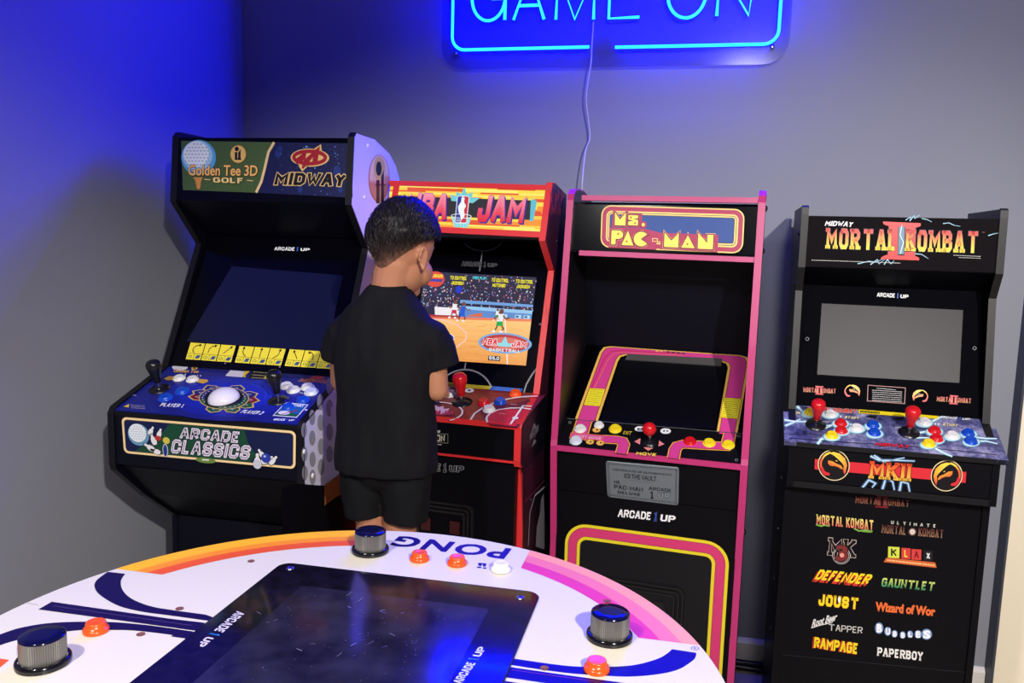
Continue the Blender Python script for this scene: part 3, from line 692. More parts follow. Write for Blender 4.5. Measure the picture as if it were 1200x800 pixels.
def game(sh):
    sh.quad(133, 104, (497, 318), (629, 325), (616.4, 428.4), (485.5, 419.8)); W, H = 133, 104; rr = random.Random(21)
    sh.poly([(0, 0), (W, 0), (W, 54), (0, 50)], [(236, 150, 66), (240, 160, 80), (255, 205, 130), (255, 200, 120)]); 
    for k in range(60):
        y = rr.uniform(1, 48); x = rr.uniform(0, 110); sh.line([(x, y), (x+rr.uniform(8, 24), y)], .0012, rr.choice([(226, 140, 60), (250, 190, 110), (240, 165, 84)]), 1)
    sh.poly([(0, 50), (W, 54), (W, H), (0, H)], (34, 32, 60))
    cc = [(214, 120, 170), (120, 150, 220), (226, 226, 240), (240, 200, 170), (110, 60, 130), (70, 60, 130), (200, 70, 90), (150, 190, 230), (60, 50, 90)]
    for k in range(620):
        x = rr.uniform(0, W); y = rr.uniform(60, 102) if k % 3 else rr.uniform(60, 84); q = rr.uniform(.5, 1.3); sh.poly([(x, y), (x+q, y), (x+q, y+q*1.2), (x, y+q*1.2)], rr.choice(cc), 1)
    sh.poly([(48, 68), (W, 68), (W, 71), (48, 72)], (110, 160, 220), 2); sh.poly([(48, 61), (W, 60), (W, 64), (48, 65)], (150, 200, 240), 2); sh.poly([(50, 50), (W, 52), (W, 60), (48, 61)], (96, 140, 206), 2)
    sh.poly([(20, 50), (48, 52), (48, 62), (18, 62)], (240, 235, 240), 2); sh.poly([(0, 48), (48, 50), (48, 53), (0, 52)], (170, 30, 46), 3)
    for x in (98, 114, 124): sh.poly([(x, 54), (x+7, 54), (x+7, 58), (x, 58)], (180, 220, 240), 3); sh.poly([(x+1, 55), (x+4, 55), (x+4, 57), (x+1, 57)], (40, 60, 120), 4)
    sh.poly([(60, 53), (76, 53), (76, 58), (60, 54.5)], (220, 110, 60), 3)
    sh.poly([(0, 47), (W, 51), (W, 54), (0, 50)], (240, 130, 90), 3)
    w_ = (255, 236, 230)
    sh.line([(0, 47), (30, 47), (48, 42), (60, 33), (60, 25), (50, 16), (36, 11)], .0035, (255, 200, 190), 4); sh.ell(22, 26, 24, 8, (30, 60, 190), 4); sh.ring(22, 26, 24, 8, .002, w_, 5)
    sh.line([(103, 52), (112, 0)], .0035, w_, 4); sh.ell(106, 24, 31, 12, (120, 170, 220), 5); sh.ell(106, 24, 28, 10, (190, 60, 60), 6); sh.ell(106, 24, 22, 7, (226, 120, 110), 7)
    sh.poly([(100, 20), (106, 32), (112, 20), (118, 24), (94, 24)], (150, 220, 230), 8)
    sh.block('NBA', (80, 21), (97, 21), (81, 28), (226, 40, 60), 9, w=.24, out=(250, 250, 250), ow=.08); sh.block('JAM', (114, 20.5), (131, 20.5), (115, 27.5), (226, 40, 60), 9, w=.24, out=(250, 250, 250), ow=.08); sh.block('BASKETBALL', (89, 14), (125, 14), (89, 17.4), (235, 240, 245), 9, w=.2)
    def player(x, y, s, top, bot):
        skin = (120, 70, 44)
        sh.poly([(x-1.5*s, y+6*s), (x+2*s, y+6*s), (x+2.4*s, y+11*s), (x-1.6*s, y+11*s)], top, 7); sh.poly([(x-1.8*s, y+3.4*s), (x+2.4*s, y+3.6*s), (x+2*s, y+6.4*s), (x-1.5*s, y+6.2*s)], bot, 8)
        sh.line([(x-1.*s, y+3.6*s), (x-1.8*s, y+1.2*s), (x-2.8*s, y)], .0022*s, skin, 7); sh.line([(x+1.6*s, y+3.6*s), (x+3*s, y+2*s), (x+1.4*s, y)], .0022*s, skin, 7)
        sh.line([(x+1.8*s, y+10*s), (x+4*s, y+8*s), (x+6*s, y+9*s)], .002*s, skin, 8); sh.line([(x-1.4*s, y+10*s), (x-3.4*s, y+7.4*s)], .002*s, skin, 8); sh.ell(x+.6*s, y+12.6*s, 1.4*s, 1.6*s, skin, 8, n=10)
        sh.poly([(x-4*s, y-.6*s), (x-1.8*s, y-.6*s), (x-2*s, y+.8*s), (x-3.4*s, y+1*s)], (240, 240, 245), 8); sh.poly([(x+.6*s, y-.6*s), (x+2.8*s, y-.6*s), (x+2.2*s, y+.8*s), (x+.8*s, y+.8*s)], (240, 240, 245), 8)
    player(97, 37, 1.9, (236, 236, 240), (40, 170, 80)); player(93, 50, 1.0, (236, 236, 240), (40, 170, 80)); player(52, 47, 1.6, (40, 90, 210), (40, 90, 210)); player(42, 50, 1.5, (240, 240, 244), (206, 40, 60))
    sh.ell(45, 84, 4, 4.4, (20, 50, 200), 8)
    sh.ell(15, 95, 11.5, 9.5, (226, 70, 30), 6); sh.line([(4, 95), (26, 95)], .001, (90, 20, 10), 7)
    yel = (250, 236, 60)
    sh.block('COLORADO', (6, 97), (24, 97), (6, 101), yel, 8, w=.22); sh.poly([(7, 92), (24, 92), (24, 95), (7, 95)], (60, 60, 160), 8)
    for x0, x1, a, b in ((33, 53, 'TO CONTROL', 'JACKSON'), (82, 102, 'TO CONTROL', 'MUTOMBO'), (110, 130, 'TO CONTROL', 'JACKSON')):
        sh.block(a, (x0, 95.5), (x1, 95.5), (x0, 100), yel, 8, w=.24, out=(20, 20, 20), ow=.1); sh.block(b, (x0+2, 89.5), (x1-3, 89.5), (x0+2, 93.8), yel, 8, w=.24, out=(20, 20, 20), ow=.1)
    sh.block('FREE PLAY', (60, 97.5), (76, 97.5), (60, 101), (90, 220, 235), 8, w=.22)
    sh.poly([(89, 3), (103, 3), (103, 8.5), (89, 8.5)], (20, 20, 40), 8); sh.block('55.0', (90, 4), (102, 4), (90, 7.8), (240, 240, 245), 9, w=.22)
bm = bmesh.new(); sg = Sheet(s2.o, s2.ex, s2.ey, c.M).begin(bm, 0); sg.z = .0016; sg.lift = .00025; game(sg)
uvq = [sg.px(*p) for p in ((496, 317), (630, 324), (617.4, 429.4), (484.5, 421))]
bb = bmesh.new(); a = [bb.verts.new(s2.P(u, v, 0)) for u, v in uvq]; b = [bb.verts.new(s2.P(u, v, .0014)) for u, v in uvq]
for i in range(4): bb.faces.new((a[i], a[(i+1) % 4], b[(i+1) % 4], b[i]))
bb.faces.new(b); me = bpy.data.meshes.new('tmp'); bb.to_mesh(me); bb.free(); n0 = len(bm.faces); bm.from_mesh(me); bpy.data.meshes.remove(me); bm.faces.ensure_lookup_table()
for f in bm.faces[n0:]: f.material_index = 1
bm_obj('screen', bm, [M_SCREEN, M_GLOSS], B2)
M_REDDECK = mat('brick_red_deck_print', (110, 34, 36), .35, var=(14, (140, 52, 44)))
def a_d2(sh):
    sh.map = sh.px; w_ = (226, 224, 228)
    sh.poly([(640, 462), (607, 501), (575, 498), (560, 480), (585, 475), (615, 470)], (96, 24, 52), 1)
    sh.poly([(571.5, 494), (571, 486), (580, 480.5), (597, 479.5), (619, 481), (604.5, 500), (571, 496.5)], (190, 30, 62), 2)
    sh.poly([(490, 447), (522, 448.2), (578, 452.5), (576, 456.5), (490, 452)], (196, 178, 50), 2)
    sh.poly([(573, 457), (578.5, 452), (614, 454.5), (610.5, 460.5)], (50, 100, 200), 3); sh.dashes((580, 454.8), (609, 456.6), .002, (150, 190, 240), 9, 4); sh.dashes((578, 457), (607, 458.8), .002, (150, 190, 240), 9, 4)
    sh.text('PLAYER 2', (573, 462.2), (595, 464), (574, 460.6), (180, 80, 80), 3)
    sh.line([(630, 464.4), (614, 465), (597, 467.5), (580, 472), (567, 477.5), (556, 485), (551, 493)], .005, w_, 3)
    sh.line([(622.5, 480), (612, 478.5), (598, 478.7), (584, 480.5), (574, 485), (570, 490), (571, 495.5)], .005, w_, 4)
    sh.line([(623, 476.5), (613, 476), (598, 498)], .0055, w_, 4); sh.ell(604, 490.4, 3.6, 1.6, w_, 5)
    sh.ring(512, 483, 30, 11.5, .005, w_, 3, a0=-95, a1=60)
    sh.poly([(500, 481), (507, 477.5), (509, 474.5), (514, 477.5), (520, 476), (520, 479.5), (527, 479), (524, 483), (528, 485), (500, 487)], (220, 180, 214), 3)
    sh.block('NBA JAM', (503, 486.8), (531, 487.4), (505, 481.6), (210, 40, 90), 4, w=.22, out=(40, 20, 60), ow=.08)
    sh.poly([(562, 470), (566, 464.5), (570, 466)], (150, 80, 70), 3)
    for x, y in ((598, 474), (585, 485), (612, 476), (612, 466)): sh.dashes((x, y), (x+8, y+.7), .0025, (210, 170, 180), 2, 4)
    for x, y in ((521, 454), (549, 457)): sh.ell(x+1, y+1, 5.4, 2.5, (226, 224, 226), 3); sh.ell(x+1, y+1, 2, .9, (20, 20, 20), 4)
DK2, d2 = c.slab('control_deck', (.0, .934), (.165, .987), -xi, xi, .014, M_REDDECK, art=a_d2)
for x, y, r, m in ((527.5, 462.5, .0135, M_WHITEPL), (566.8, 472.6, .0135, M_REDPL), (586.3, 471.8, .0135, M_BLUPL), (573, 480.5, .0135, M_WHITEPL), (604, 462.2, .0135, M_ORPL), (505, 472, .0135, M_BLUPL)):
    button(DK2, d2, x, y, r, .012, m)
joystick(DK2, d2, 541.5, 471.5, M_REDPL, .088, .0245)
for x, y in ((619.5, 470.3), (622, 459)): bolt(DK2, d2, x, y, .0045)
c.slab('deck_edge_strip', (-.003, .922), (-.003, .936), -xi, xi, .01, M_REDT)
def a_f2(sh):
    sh.map = sh.px; k = (186, 180, 160)
    sh.block('SESSION', (490, 516.3), (521.3, 517.3), (490, 508.5), k, 1, w=.2, gap=.5); sh.line([(487, 506), (525, 508.5), (525, 519), (487, 517)], .0016, (110, 110, 112), 1, closed=True)
    sh.text('the', (507, 506), (515, 506.6), (509, 502.5), k, 1, off=.04); sh.dashes((505, 520), (518, 521), .002, k, 4, 1)
c.slab('front_panel', (.004, .838), (.004, .922), -xi, xi, .01, M_BLACK, art=a_f2)
c.slab('deck_edge_strip', (.0, .832), (.0, .8375), -xi, xi, .008, M_REDT)
def a_l2(sh):
    sh.map = sh.px
    logo_1up(sh, (480, 550), (545, 553), (480.5, 542), 1, (20, 20, 26), (20, 20, 26), (150, 150, 154))
LF, l2 = c.slab('lower_front_panel', (.014, .01), (.014, .829), -xi, xi, .008, M_BLACK, art=a_l2)
def coin_door(parent, sh, x0, y0, x1, y1, lift=.006, slot=None):
    """moulded coin door: raised rounded frames and two slots, in plane coordinates"""
    bm = bmesh.new()
    for k, (ins, h) in enumerate(((0, lift), (.012, lift*.7), (.024, lift*.45))):
        pts = sh.rrect_pts(x0+ins, y0+ins, x1-ins, y1-ins, .022-ins*.4, 6); n = len(pts)
        lo = [bm.verts.new(sh.P(u, v, 0)) for u, v in pts]; hi = [bm.verts.new(sh.P(u, v, h)) for u, v in sh.rrect_pts(x0+ins+.002, y0+ins+.002, x1-ins-.002, y1-ins-.002, .02-ins*.4, 6)]
        hi2 = [bm.verts.new(sh.P(u, v, h)) for u, v in sh.rrect_pts(x0+ins+.007, y0+ins+.007, x1-ins-.007, y1-ins-.007, .016-ins*.4, 6)]
        lo2 = [bm.verts.new(sh.P(u, v, .0003)) for u, v in sh.rrect_pts(x0+ins+.009, y0+ins+.009, x1-ins-.009, y1-ins-.009, .014-ins*.4, 6)]
        for a, b in ((lo, hi), (hi, hi2), (hi2, lo2)):
            for i in range(n): bm.faces.new((a[i], a[(i+1) % n], b[(i+1) % n], b[i]))
    bmesh.ops.recalc_face_normals(bm, faces=bm.faces)
    o = bm_obj('coin_door', bm, M_BLACKPL, parent)
    for xx in (x0*.72+x1*.28, x0*.28+x1*.72):
        b2 = bmesh.new(); vv = []
        for h in (.0004, .005):
            for u, v in ((xx-.014, y1-.085), (xx+.014, y1-.085), (xx+.014, y1-.05), (xx-.014, y1-.05)): vv.append(b2.verts.new(sh.P(u, v, h)))
        for q in ((4, 5, 6, 7), (0, 1, 5, 4), (1, 2, 6, 5), (2, 3, 7, 6), (3, 0, 4, 7)): b2.faces.new([vv[i] for i in q])
        bm_obj('coin_slot', b2, slot or mat('dark_red_coin_slot', (60, 10, 16), .3), o)
    return o
u0, v0 = l2.px(500, 600); u1, v1 = l2.px(556, 592); coin_door(c.root, l2, u1-.19, v1-.2, u1, v1)
# ------------------------------------------------------------------ cabinet 3: pink trimmed maze machine
c = Machine('arcade_cabinet', 'arcade cabinet with pink edge trim, red ball-top joystick and silver plaque', 'arcade machine', (-.072, 2.117, 0), -5.5, .52)
W2 = .26; T = .0165; xi = W2-T
prof = [(.036, 0), (.036, .56), (.002, .825), (0, .845), (.004, .86), (.036, 1.15), (.090, 1.513), (.098, 1.53), (.115, 1.541), (.16, 1.546), (.22, 1.544), (.30, 1.53), (.40, 1.50), (.48, 1.45), (.48, 0)]
M_S3 = mat('black_side_print', (16, 15, 20), .4)
def art3(sh):
    sh.map = sh.uv
    sh.poly([(.05, .9), (.11, 1.3), (.2, 1.36), (.12, .9)], (190, 160, 60), 1); sh.poly([(.06, .86), (.13, 1.25), (.2, 1.3), (.14, .86)], (30, 24, 40), 2)
    sh.poly([(.1, 1.28), (.18, 1.3), (.17, 1.36), (.11, 1.34)], (206, 190, 190), 3)
c.side(True, prof, T, M_S3, M_PINKT, prof[:12]); R3 = c.side(False, prof, T, M_S3, M_PINKT, prof[:12], art3)
sh = Sheet((W2, 0, 0), (0, 1, 0), (0, 0, 1), c.M)
for u, v in ((.13, 1.50), (.16, 1.39), (.14, .62)):
    sh.map = sh.uv; bolt(R3, sh, u, v, .008)
body = [(.05, 0), (.05, .56), (.02, .82), (.115, .89), (.34, 1.07), (.26, 1.365), (.115, 1.375), (.12, 1.51), (.40, 1.485), (.465, 1.44), (.465, 0)]
c.prism('cabinet_body', body, -xi+.0005, xi-.0005, M_NAVY)
def a_m3(sh):
    TL, TR, BR, BL = (705.2, 240.2), (873, 245), (870.3, 297.2), (703.5, 289.8)
    sh.quad(101, 30.5, TL, TR, BR, BL)
    Y = (238, 206, 120); M = (168, 30, 80); K = (24, 20, 30); Y2 = (236, 226, 90); Bl = (12, 62, 136)
    sh.poly(sh.rrect_pts(0, 0, 101, 30.5, 7), Y); sh.poly(sh.rrect_pts(.9, .9, 100.1, 29.6, 6.2), (150, 30, 60), 1); sh.poly(sh.rrect_pts(1.2, 1.2, 99.8, 29.3, 6), M, 2)
    sh.poly(sh.rrect_pts(3.6, 3.6, 97.4, 26.9, 4), (150, 30, 60), 3); sh.poly(sh.rrect_pts(3.9, 3.9, 97.1, 26.6, 3.8), Y, 4); sh.poly(sh.rrect_pts(5, 5, 96, 25.5, 3), K, 5)
    sh.poly(sh.rrect_pts(5.4, 5.4, 95.6, 25.1, 2.8), Y, 6); sh.poly(sh.rrect_pts(6.4, 6.4, 94.6, 24.2, 1.6), K, 7); sh.poly(sh.rrect_pts(6.8, 6.8, 94.2, 23.8, 1.4), Bl, 8)
    def glyph(pts, z=12):
        cx = sum(p[0] for p in pts)/len(pts); cy = sum(p[1] for p in pts)/len(pts)
        sh.line(pts, .0075, Y, z-3, closed=True); sh.line(pts, .0056, M, z-2, closed=True); sh.line(pts, .0012, (60, 20, 40), z+1, closed=True); sh.poly(pts, Y2, z)
    def dotm(x, y): sh.ell(x, y, .75, .75, (190, 90, 40), 15, n=10)
    sh.poly([(8, 15), (30, 15), (30, 25), (20, 25), (19.6, 28.5), (14, 22), (9, 28.8)], M, 9); sh.poly([(6.4, 0), (41, 0), (41, 6), (44, 6), (44, .8), (84, .2), (84, 12), (44, 12), (32, 14.6), (6.4, 14.6)], M, 9)
    # M S .
    glyph([(10.2, 16), (10.2, 25.8), (14, 20.5), (18.4, 25.8), (18.4, 16)])
    glyph([(20, 16.3), (27.4, 16.3), (27.4, 20.6), (24, 21), (27.4, 21.6), (27.4, 23.8), (19.9, 23.8), (19.9, 20.4), (23.4, 19.8), (19.9, 19.2)]); dotm(22, 22); dotm(25.2, 18)
    sh.ell(31, 17.2, 2.6, 2.4, M, 9); sh.ell(31, 17.2, 1.2, 1.2, Y2, 12)
    # P A C - M A N
    glyph([(8, 2.2), (8, 12.6), (15, 12.6), (17, 10.5), (16.6, 7.6), (14, 6.2), (11.6, 6.2), (11.6, 2.2)]); dotm(13.2, 10)
    glyph([(15.6, 2), (20.2, 13), (24.8, 2)]); dotm(19.6, 4.8)
    arc = [(30+5.6*math.cos(math.radians(a)), 7+5.4*math.sin(math.radians(a))) for a in range(38, 330, 18)]+[(30, 7)]
    glyph(arc); sh.poly([(37.8, 5.6), (42, 5.6), (42, 8), (37.8, 8)], Y, 11); sh.poly([(38.4, 6.1), (41.4, 6.1), (41.4, 7.5), (38.4, 7.5)], M, 12)
    glyph([(46.4, 2), (46.4, 12.6), (51.6, 7), (56.8, 12.6), (56.8, 2)]); glyph([(58.4, 2), (63, 11.4), (68.4, 2)]); dotm(63, 4.8)
    glyph([(70, 1.8), (70, 13.2), (76.4, 6.5), (76.4, 12), (80.8, 12), (80.8, 1.8)])
c.slab('marquee', (.082, 1.378), (.0995, 1.503), -xi, xi, .006, M_GLOSS, art=a_m3)
shm = Sheet((0, .082, 1.378), (1, 0, 0), (0, .0175, .125), c.M)
px_panel('marquee_trim', shm, [(682.5, 229.2), (897.5, 232.2), (897, 238.8), (682.2, 235.2)], .008, M_PINKT, c.root)
px_panel('marquee_trim', shm, [(679.5, 293.6), (892.5, 302), (892, 308.2), (679, 299.6)], .008, M_PINKT, c.root)
c.slab('speaker_panel', (.25, 1.362), (.088, 1.374), -xi, xi, .006, M_NAVY)
def a_b3(sh):
    sh.map = sh.px
    P = (206, 62, 140); Y = (226, 178, 84); D = (120, 20, 60)
    bd = [(669, 504), (674.5, 489), (703, 412), (707.5, 406.8), (716, 405.6), (790, 411), (868, 416.2), (875.5, 418.5), (878.2, 424), (876, 440), (864.5, 505), (858, 520)]
    outer = bd; 
    def inset(f):  # towards the middle of the opening
        return [(x+(772-x)*f*(1 if 720 < x < 850 else 1), y+(470-y)*f*1.15) if y < 430 else (x+(772-x)*f, y) for x, y in bd]
    inner = [(697.5, 506), (702, 489), (724, 424), (727, 418.5), (734, 416), (790, 419.5), (845, 424), (851, 426), (853, 431), (851, 442), (840, 505), (836, 520)]
    def band(f0, f1, col, z):
        A = [(o[0]*(1-f0)+i[0]*f0, o[1]*(1-f0)+i[1]*f0) for o, i in zip(outer, inner)]; B = [(o[0]*(1-f1)+i[0]*f1, o[1]*(1-f1)+i[1]*f1) for o, i in zip(outer, inner)]
        for k in range(len(A)-1): sh.poly([A[k], A[k+1], B[k+1], B[k]], col, z)
    band(0, 1, Y, 0); band(.12, .88, (110, 24, 40), 1); band(.15, .85, P, 2)
    a = lambda f, o, i: (o[0]*(1-f)+i[0]*f, o[1]*(1-f)+i[1]*f)
    sh.line([(693.5, 454), (708, 421), (716, 412), (728, 411), (800, 415)], .0022, (190, 24, 40), 3); sh.line([(697, 454), (713, 421), (720, 414.5), (730, 413), (800, 416.6)], .002, (226, 120, 70), 3)
    for pts, l in (([(691, 455), (709.5, 456), (703, 476.5), (684, 475)], 8), ([(848, 466), (869, 467.5), (864.5, 491.5), (843.5, 489.5)], 9)):
        sh.poly(pts, (232, 218, 50), 3); sh.line(pts, .0012, (150, 30, 40), 4, closed=True)
        for k in range(l):
            t = (k+.8)/(l+.6); A = (pts[0][0]*(1-t)+pts[3][0]*t+1.8, pts[0][1]*(1-t)+pts[3][1]*t); B = (pts[1][0]*(1-t)+pts[2][0]*t-1.8, pts[1][1]*(1-t)+pts[2][1]*t)
            sh.dashes(A, B, .0012, (60, 60, 20), 6, 4)
    for x in (783, 789, 795, 801): sh.ell(x, 412.6+(x-783)*.09, 2.2, 1, (60, 60, 76), 3, n=8)
    for x in (770, 775): sh.ell(x, 411.4, 2, 1.1, (220, 180, 80), 3, n=8)
    logo_1up(sh, (752, 498), (788, 500.6), (753.5, 493.4), 4); sh.dashes((713, 493), (721, 493.6), .0025, (150, 150, 155), 3, 4); sh.dashes((801, 499.5), (811, 500.3), .0025, (150, 150, 155), 3, 4)
B3, s3 = c.slab('screen_bezel', (.098, .905), (.335, 1.087), -xi, xi, .006, M_GLOSS, art=a_b3)
px_panel('screen', s3, [(703, 497), (727, 424), (734, 417.5), (790, 421), (845, 425.5), (850, 432), (838, 503)], .003, mat('switched_off_black_screen', (8, 8, 14), .22, spec=.5), B3)
px_panel('screen_hood', s3, [(735.5, 416.2), (846, 421.5), (845, 430), (733, 422.5)], .006, mat('grey_screen_hood', (74, 72, 72), .5), B3)
c.slab('cabinet_back_wall', (.34, 1.08), (.30, 1.365), -xi, xi, .006, M_NAVY)
M_BDECK = mat('black_deck_print', (14, 13, 16), .3, spec=.4)
def a_d3(sh):
    sh.map = sh.px; P = (206, 62, 140); Y = (230, 164, 70); D = (120, 20, 50)
    def pipe(pts, z=0): sh.line(pts, .047, Y, z); sh.line(pts, .040, D, z+1); sh.line(pts, .037, P, z+2)
    def pipe2(pts, z=0): sh.line(pts, .034, Y, z); sh.line(pts, .028, D, z+1); sh.line(pts, .0255, P, z+2)
    pipe([(685, 492), (679, 511), (677, 514)])
    pipe2([(706, 514.5), (722, 515.4), (729, 517), (731, 521), (728, 531.5)], 1)
    pipe2([(789, 537), (791, 527), (794, 522.4), (801, 520.5), (838, 522.5), (850, 523), (853, 518), (856, 505)], 1)
    sh.poly([(669, 507.2), (708, 510.4), (706.5, 517), (667, 514)], (226, 110, 60), 4); sh.poly([(670, 508), (707, 511), (705.6, 516.4), (668.4, 513.4)], (206, 80, 140), 5); sh.block('INSERT BONUS', (672, 513.4), (704, 516), (673, 510), (240, 170, 190), 6, w=.2)
    for x, y in ((699, 504.5), (691.5, 518.5), (703.5, 519.8)):
        sh.ell(x, y, 4.8, 3, (220, 150, 70), 6); sh.ell(x, y, 3.8, 2.1, (230, 190, 90), 7); sh.ell(x+.8, y, 1.3, .9, (60, 40, 20), 8, n=8)
    sh.block('EXIT', (730, 509.4), (739.5, 510.4), (731.5, 505.4), (220, 190, 60), 6, w=.14)
    for pts in ([(743.5, 518), (750.5, 514), (750, 521.6)], [(772.5, 516.6), (778.6, 521.2), (771.6, 523.8)], [(754, 524.6), (766, 525.6), (759.5, 529)]): sh.poly(pts, (220, 130, 130), 6)
    sh.block('MOVE', (745, 533.4), (769, 535.4), (746, 530), (236, 206, 80), 6, w=.24)
    sh.line([(664.5, 491.3), (873, 509.3)], .002, (96, 96, 100), 8)
    for x, y in ((668, 496), (669, 519.6), (866, 512), (863, 540)): sh.ring(x, y, 1.6, 1.4, .001, (150, 150, 155), 8, n=8)
    for x, y in ((749, 502.5), (779, 505)): sh.ell(x+1, y+.8, 6.2, 3.2, (230, 230, 230), 6); sh.ell(x-.8, y+.8, 1.2, 1, (20, 20, 20), 7, n=8); sh.ell(x+3, y+.8, 1.2, 1, (20, 20, 20), 7, n=8)
DK3, d3 = c.slab('control_deck', (.0, .850), (.098, .905), -xi, xi, .014, M_BDECK, art=a_d3)
for x, y, r, m in ((680, 502.8, .0135, M_WHITEPL), (674.8, 516.5, .0135, M_CLEARPL), (702, 498.6, .011, M_WHITEPL), (721, 502.8, .014, M_YELPL), (808.5, 517.6, .0135, M_REDPL), (831, 519.4, .0135, M_YELPL), (853.3, 521.6, .0135, M_YELPL)):
    button(DK3, d3, x, y, r, .009, m)
joystick(DK3, d3, 761.5, 518, M_REDPL, .066, .0185, 'ball')
c.slab('deck_edge_strip', (-.002, .832), (-.002, .8475), -xi, xi, .01, M_PINKT)
UP, u3 = c.slab('front_panel', (.0285, .715), (.0155, .83), -xi, xi, .01, M_BLACK)
def plaque():
    sh = u3; TL, TR, BR, BL = (709.8, 539.5), (795.8, 547.3), (795, 592), (712, 581.8)
    q = Sheet(sh.o, sh.ex, sh.ey, sh.M).quad(86, 44, TL, TR, BR, BL)
    bm = bmesh.new(); pts = [q.map(*p) for p in q.rrect_pts(0, 0, 86, 44, 3)]; n = len(pts); pts2 = [q.map(*p) for p in q.rrect_pts(.8, .8, 85.2, 43.2, 2.4)]
    a = [bm.verts.new(q.P(u, v, 0)) for u, v in pts]; b = [bm.verts.new(q.P(u, v, .0015)) for u, v in pts]; d = [bm.verts.new(q.P(u, v, .0025)) for u, v in pts2]
    for A, B in ((a, b), (b, d)):
        for i in range(n): bm.faces.new((A[i], A[(i+1) % n], B[(i+1) % n], B[i]))
    bm.faces.new(d); q.begin(bm); q.z = .0027; K = (34, 38, 44)
    q.line(q.rrect_pts(2.6, 2.6, 83.4, 41.4, 1.4, 3), .0012, K, 0, closed=True); q.line(q.rrect_pts(3.8, 3.8, 82.2, 40.2, 1, 3), .0006, K, 0, closed=True)
    for x in (2.6, 83.4):
        for y in (2.6, 41.4): q.ell(x, y, 1.6, 1.6, (90, 98, 104), 1, n=10); q.ring(x, y, 1.6, 1.6, .0007, K, 2, n=10)
    q.text('CERTIFICATE OF AUTHENTICITY', (8, 33.5), (78, 33.5), (8, 35.8), K, 1, off=.02)
    q.poly([(22, 26), (29, 26), (29, 31), (22, 31)], K, 1); q.poly([(23, 27), (28, 27), (28, 28), (23, 28)], (110, 118, 124), 2); q.poly([(23, 29), (28, 29), (28, 30), (23, 30)], (110, 118, 124), 2)
    q.text('THE VAULT', (30.5, 25.8), (60, 25.8), (30.5, 31.2), K, 1, off=.02); q.dashes((28, 23.6), (54, 23.6), .0006, K, 12, 1)
    q.block('MS.', (9, 17.8), (17, 17.8), (9, 21.8), K, 1, w=.2); q.block('PAC-MAN', (9, 11.4), (44, 11.4), (9, 16.6), K, 1, w=.2)
    q.block('DELUXE', (13, 6), (41, 6), (13, 9.4), K, 1, w=.24)
    q.block('ARCADE', (51, 14.6), (78, 14.6), (51, 18.6), K, 1, w=.18); q.block('1', (52, 4.6), (57.5, 4.6), (52, 13.6), K, 1, w=.2); q.block('UP', (62, 6.6), (76, 6.6), (62, 13), (120, 128, 134), 1, w=.26, gap=.6, out=K, ow=.06)
    return bm_obj('plaque', bm, [mat('brushed_grey_metal', (112, 120, 126), .45, metal=.3), M_PRINT], UP)
plaque()
def a_l3(sh):
    sh.map = sh.px
    logo_1up(sh, (724, 605.2), (793, 612), (725.2, 596.2), 1, (240, 240, 240), (40, 80, 180), (50, 50, 60))
    x0 = sh.px(661.5, 655)[0]; x1 = sh.px(853.5, 672)[0]; y1 = sh.px(757, 623.6)[1]; sh.map = sh.uv
    for ins, cc, z in ((0, (226, 206, 40), 0), (.0085, (120, 24, 50), 1), (.0095, (206, 56, 110), 2), (.034, (120, 24, 50), 3), (.035, (226, 206, 40), 4), (.0435, (12, 12, 18), 5)):
        sh.poly(sh.rrect_pts(x0+ins, y1-.52+ins, x1-ins, y1-ins, max(.02, .062-ins), 8), cc, z)
L3, l3 = c.slab('lower_front_panel', (.038, .01), (.029, .712), -xi, xi, .008, M_BLACK, art=a_l3)
u0, v0 = l3.px(803, 690); l3.z = .0026; coin_door(c.root, Sheet(l3.o+l3.n*.0026, l3.ex, l3.ey, c.M), u0-.235, v0-.22, u0, v0+.004, slot=M_BLACKPL)

# ------------------------------------------------------------------ cabinet 4: black fighting game machine (right)
c = Machine('arcade_cabinet', 'black arcade cabinet at the right with two red joysticks and a column of game logos', 'arcade machine', (.537, 2.135, 0), -3.5, .49)
W2 = .245; T = .0165; xi = W2-T
prof = [(.05, 0), (.05, .772), (.008, .782), (.008, .895), (.125, .965), (.178, 1.285), (.142, 1.35), (.150, 1.49), (.152, 1.508), (.16, 1.512), (.455, 1.512), (.455, 0)]
M_S4 = mat('dark_bronze_black_laminate', (18, 17, 18), .45, spec=.3)
c.side(True, prof, T, M_BLACK, M_S4, prof[3:10]); R4 = c.side(False, prof, T, M_BLACK, M_S4, prof[3:10])
shL = Sheet((-W2, 0, 0), (0, -1, 0), (0, 0, 1), c.M); shL.map = shL.uv
for u, v in ((-.18, 1.44), (-.2, 1.30), (-.2, .75), (-.2, .6), (-.2, .45), (-.2, .3)): bolt(R4, shL, u, v, .007)
body = [(.062, 0), (.062, .77), (.03, .785), (.03, .89), (.165, .965), (.265, 1.297), (.262, 1.31), (.17, 1.355), (.17, 1.484), (.44, 1.49), (.44, 0)]
c.prism('cabinet_body', body, -xi+.0005, xi-.0005, M_BLACK)
GR = [(255, 232, 40), (226, 30, 44)]
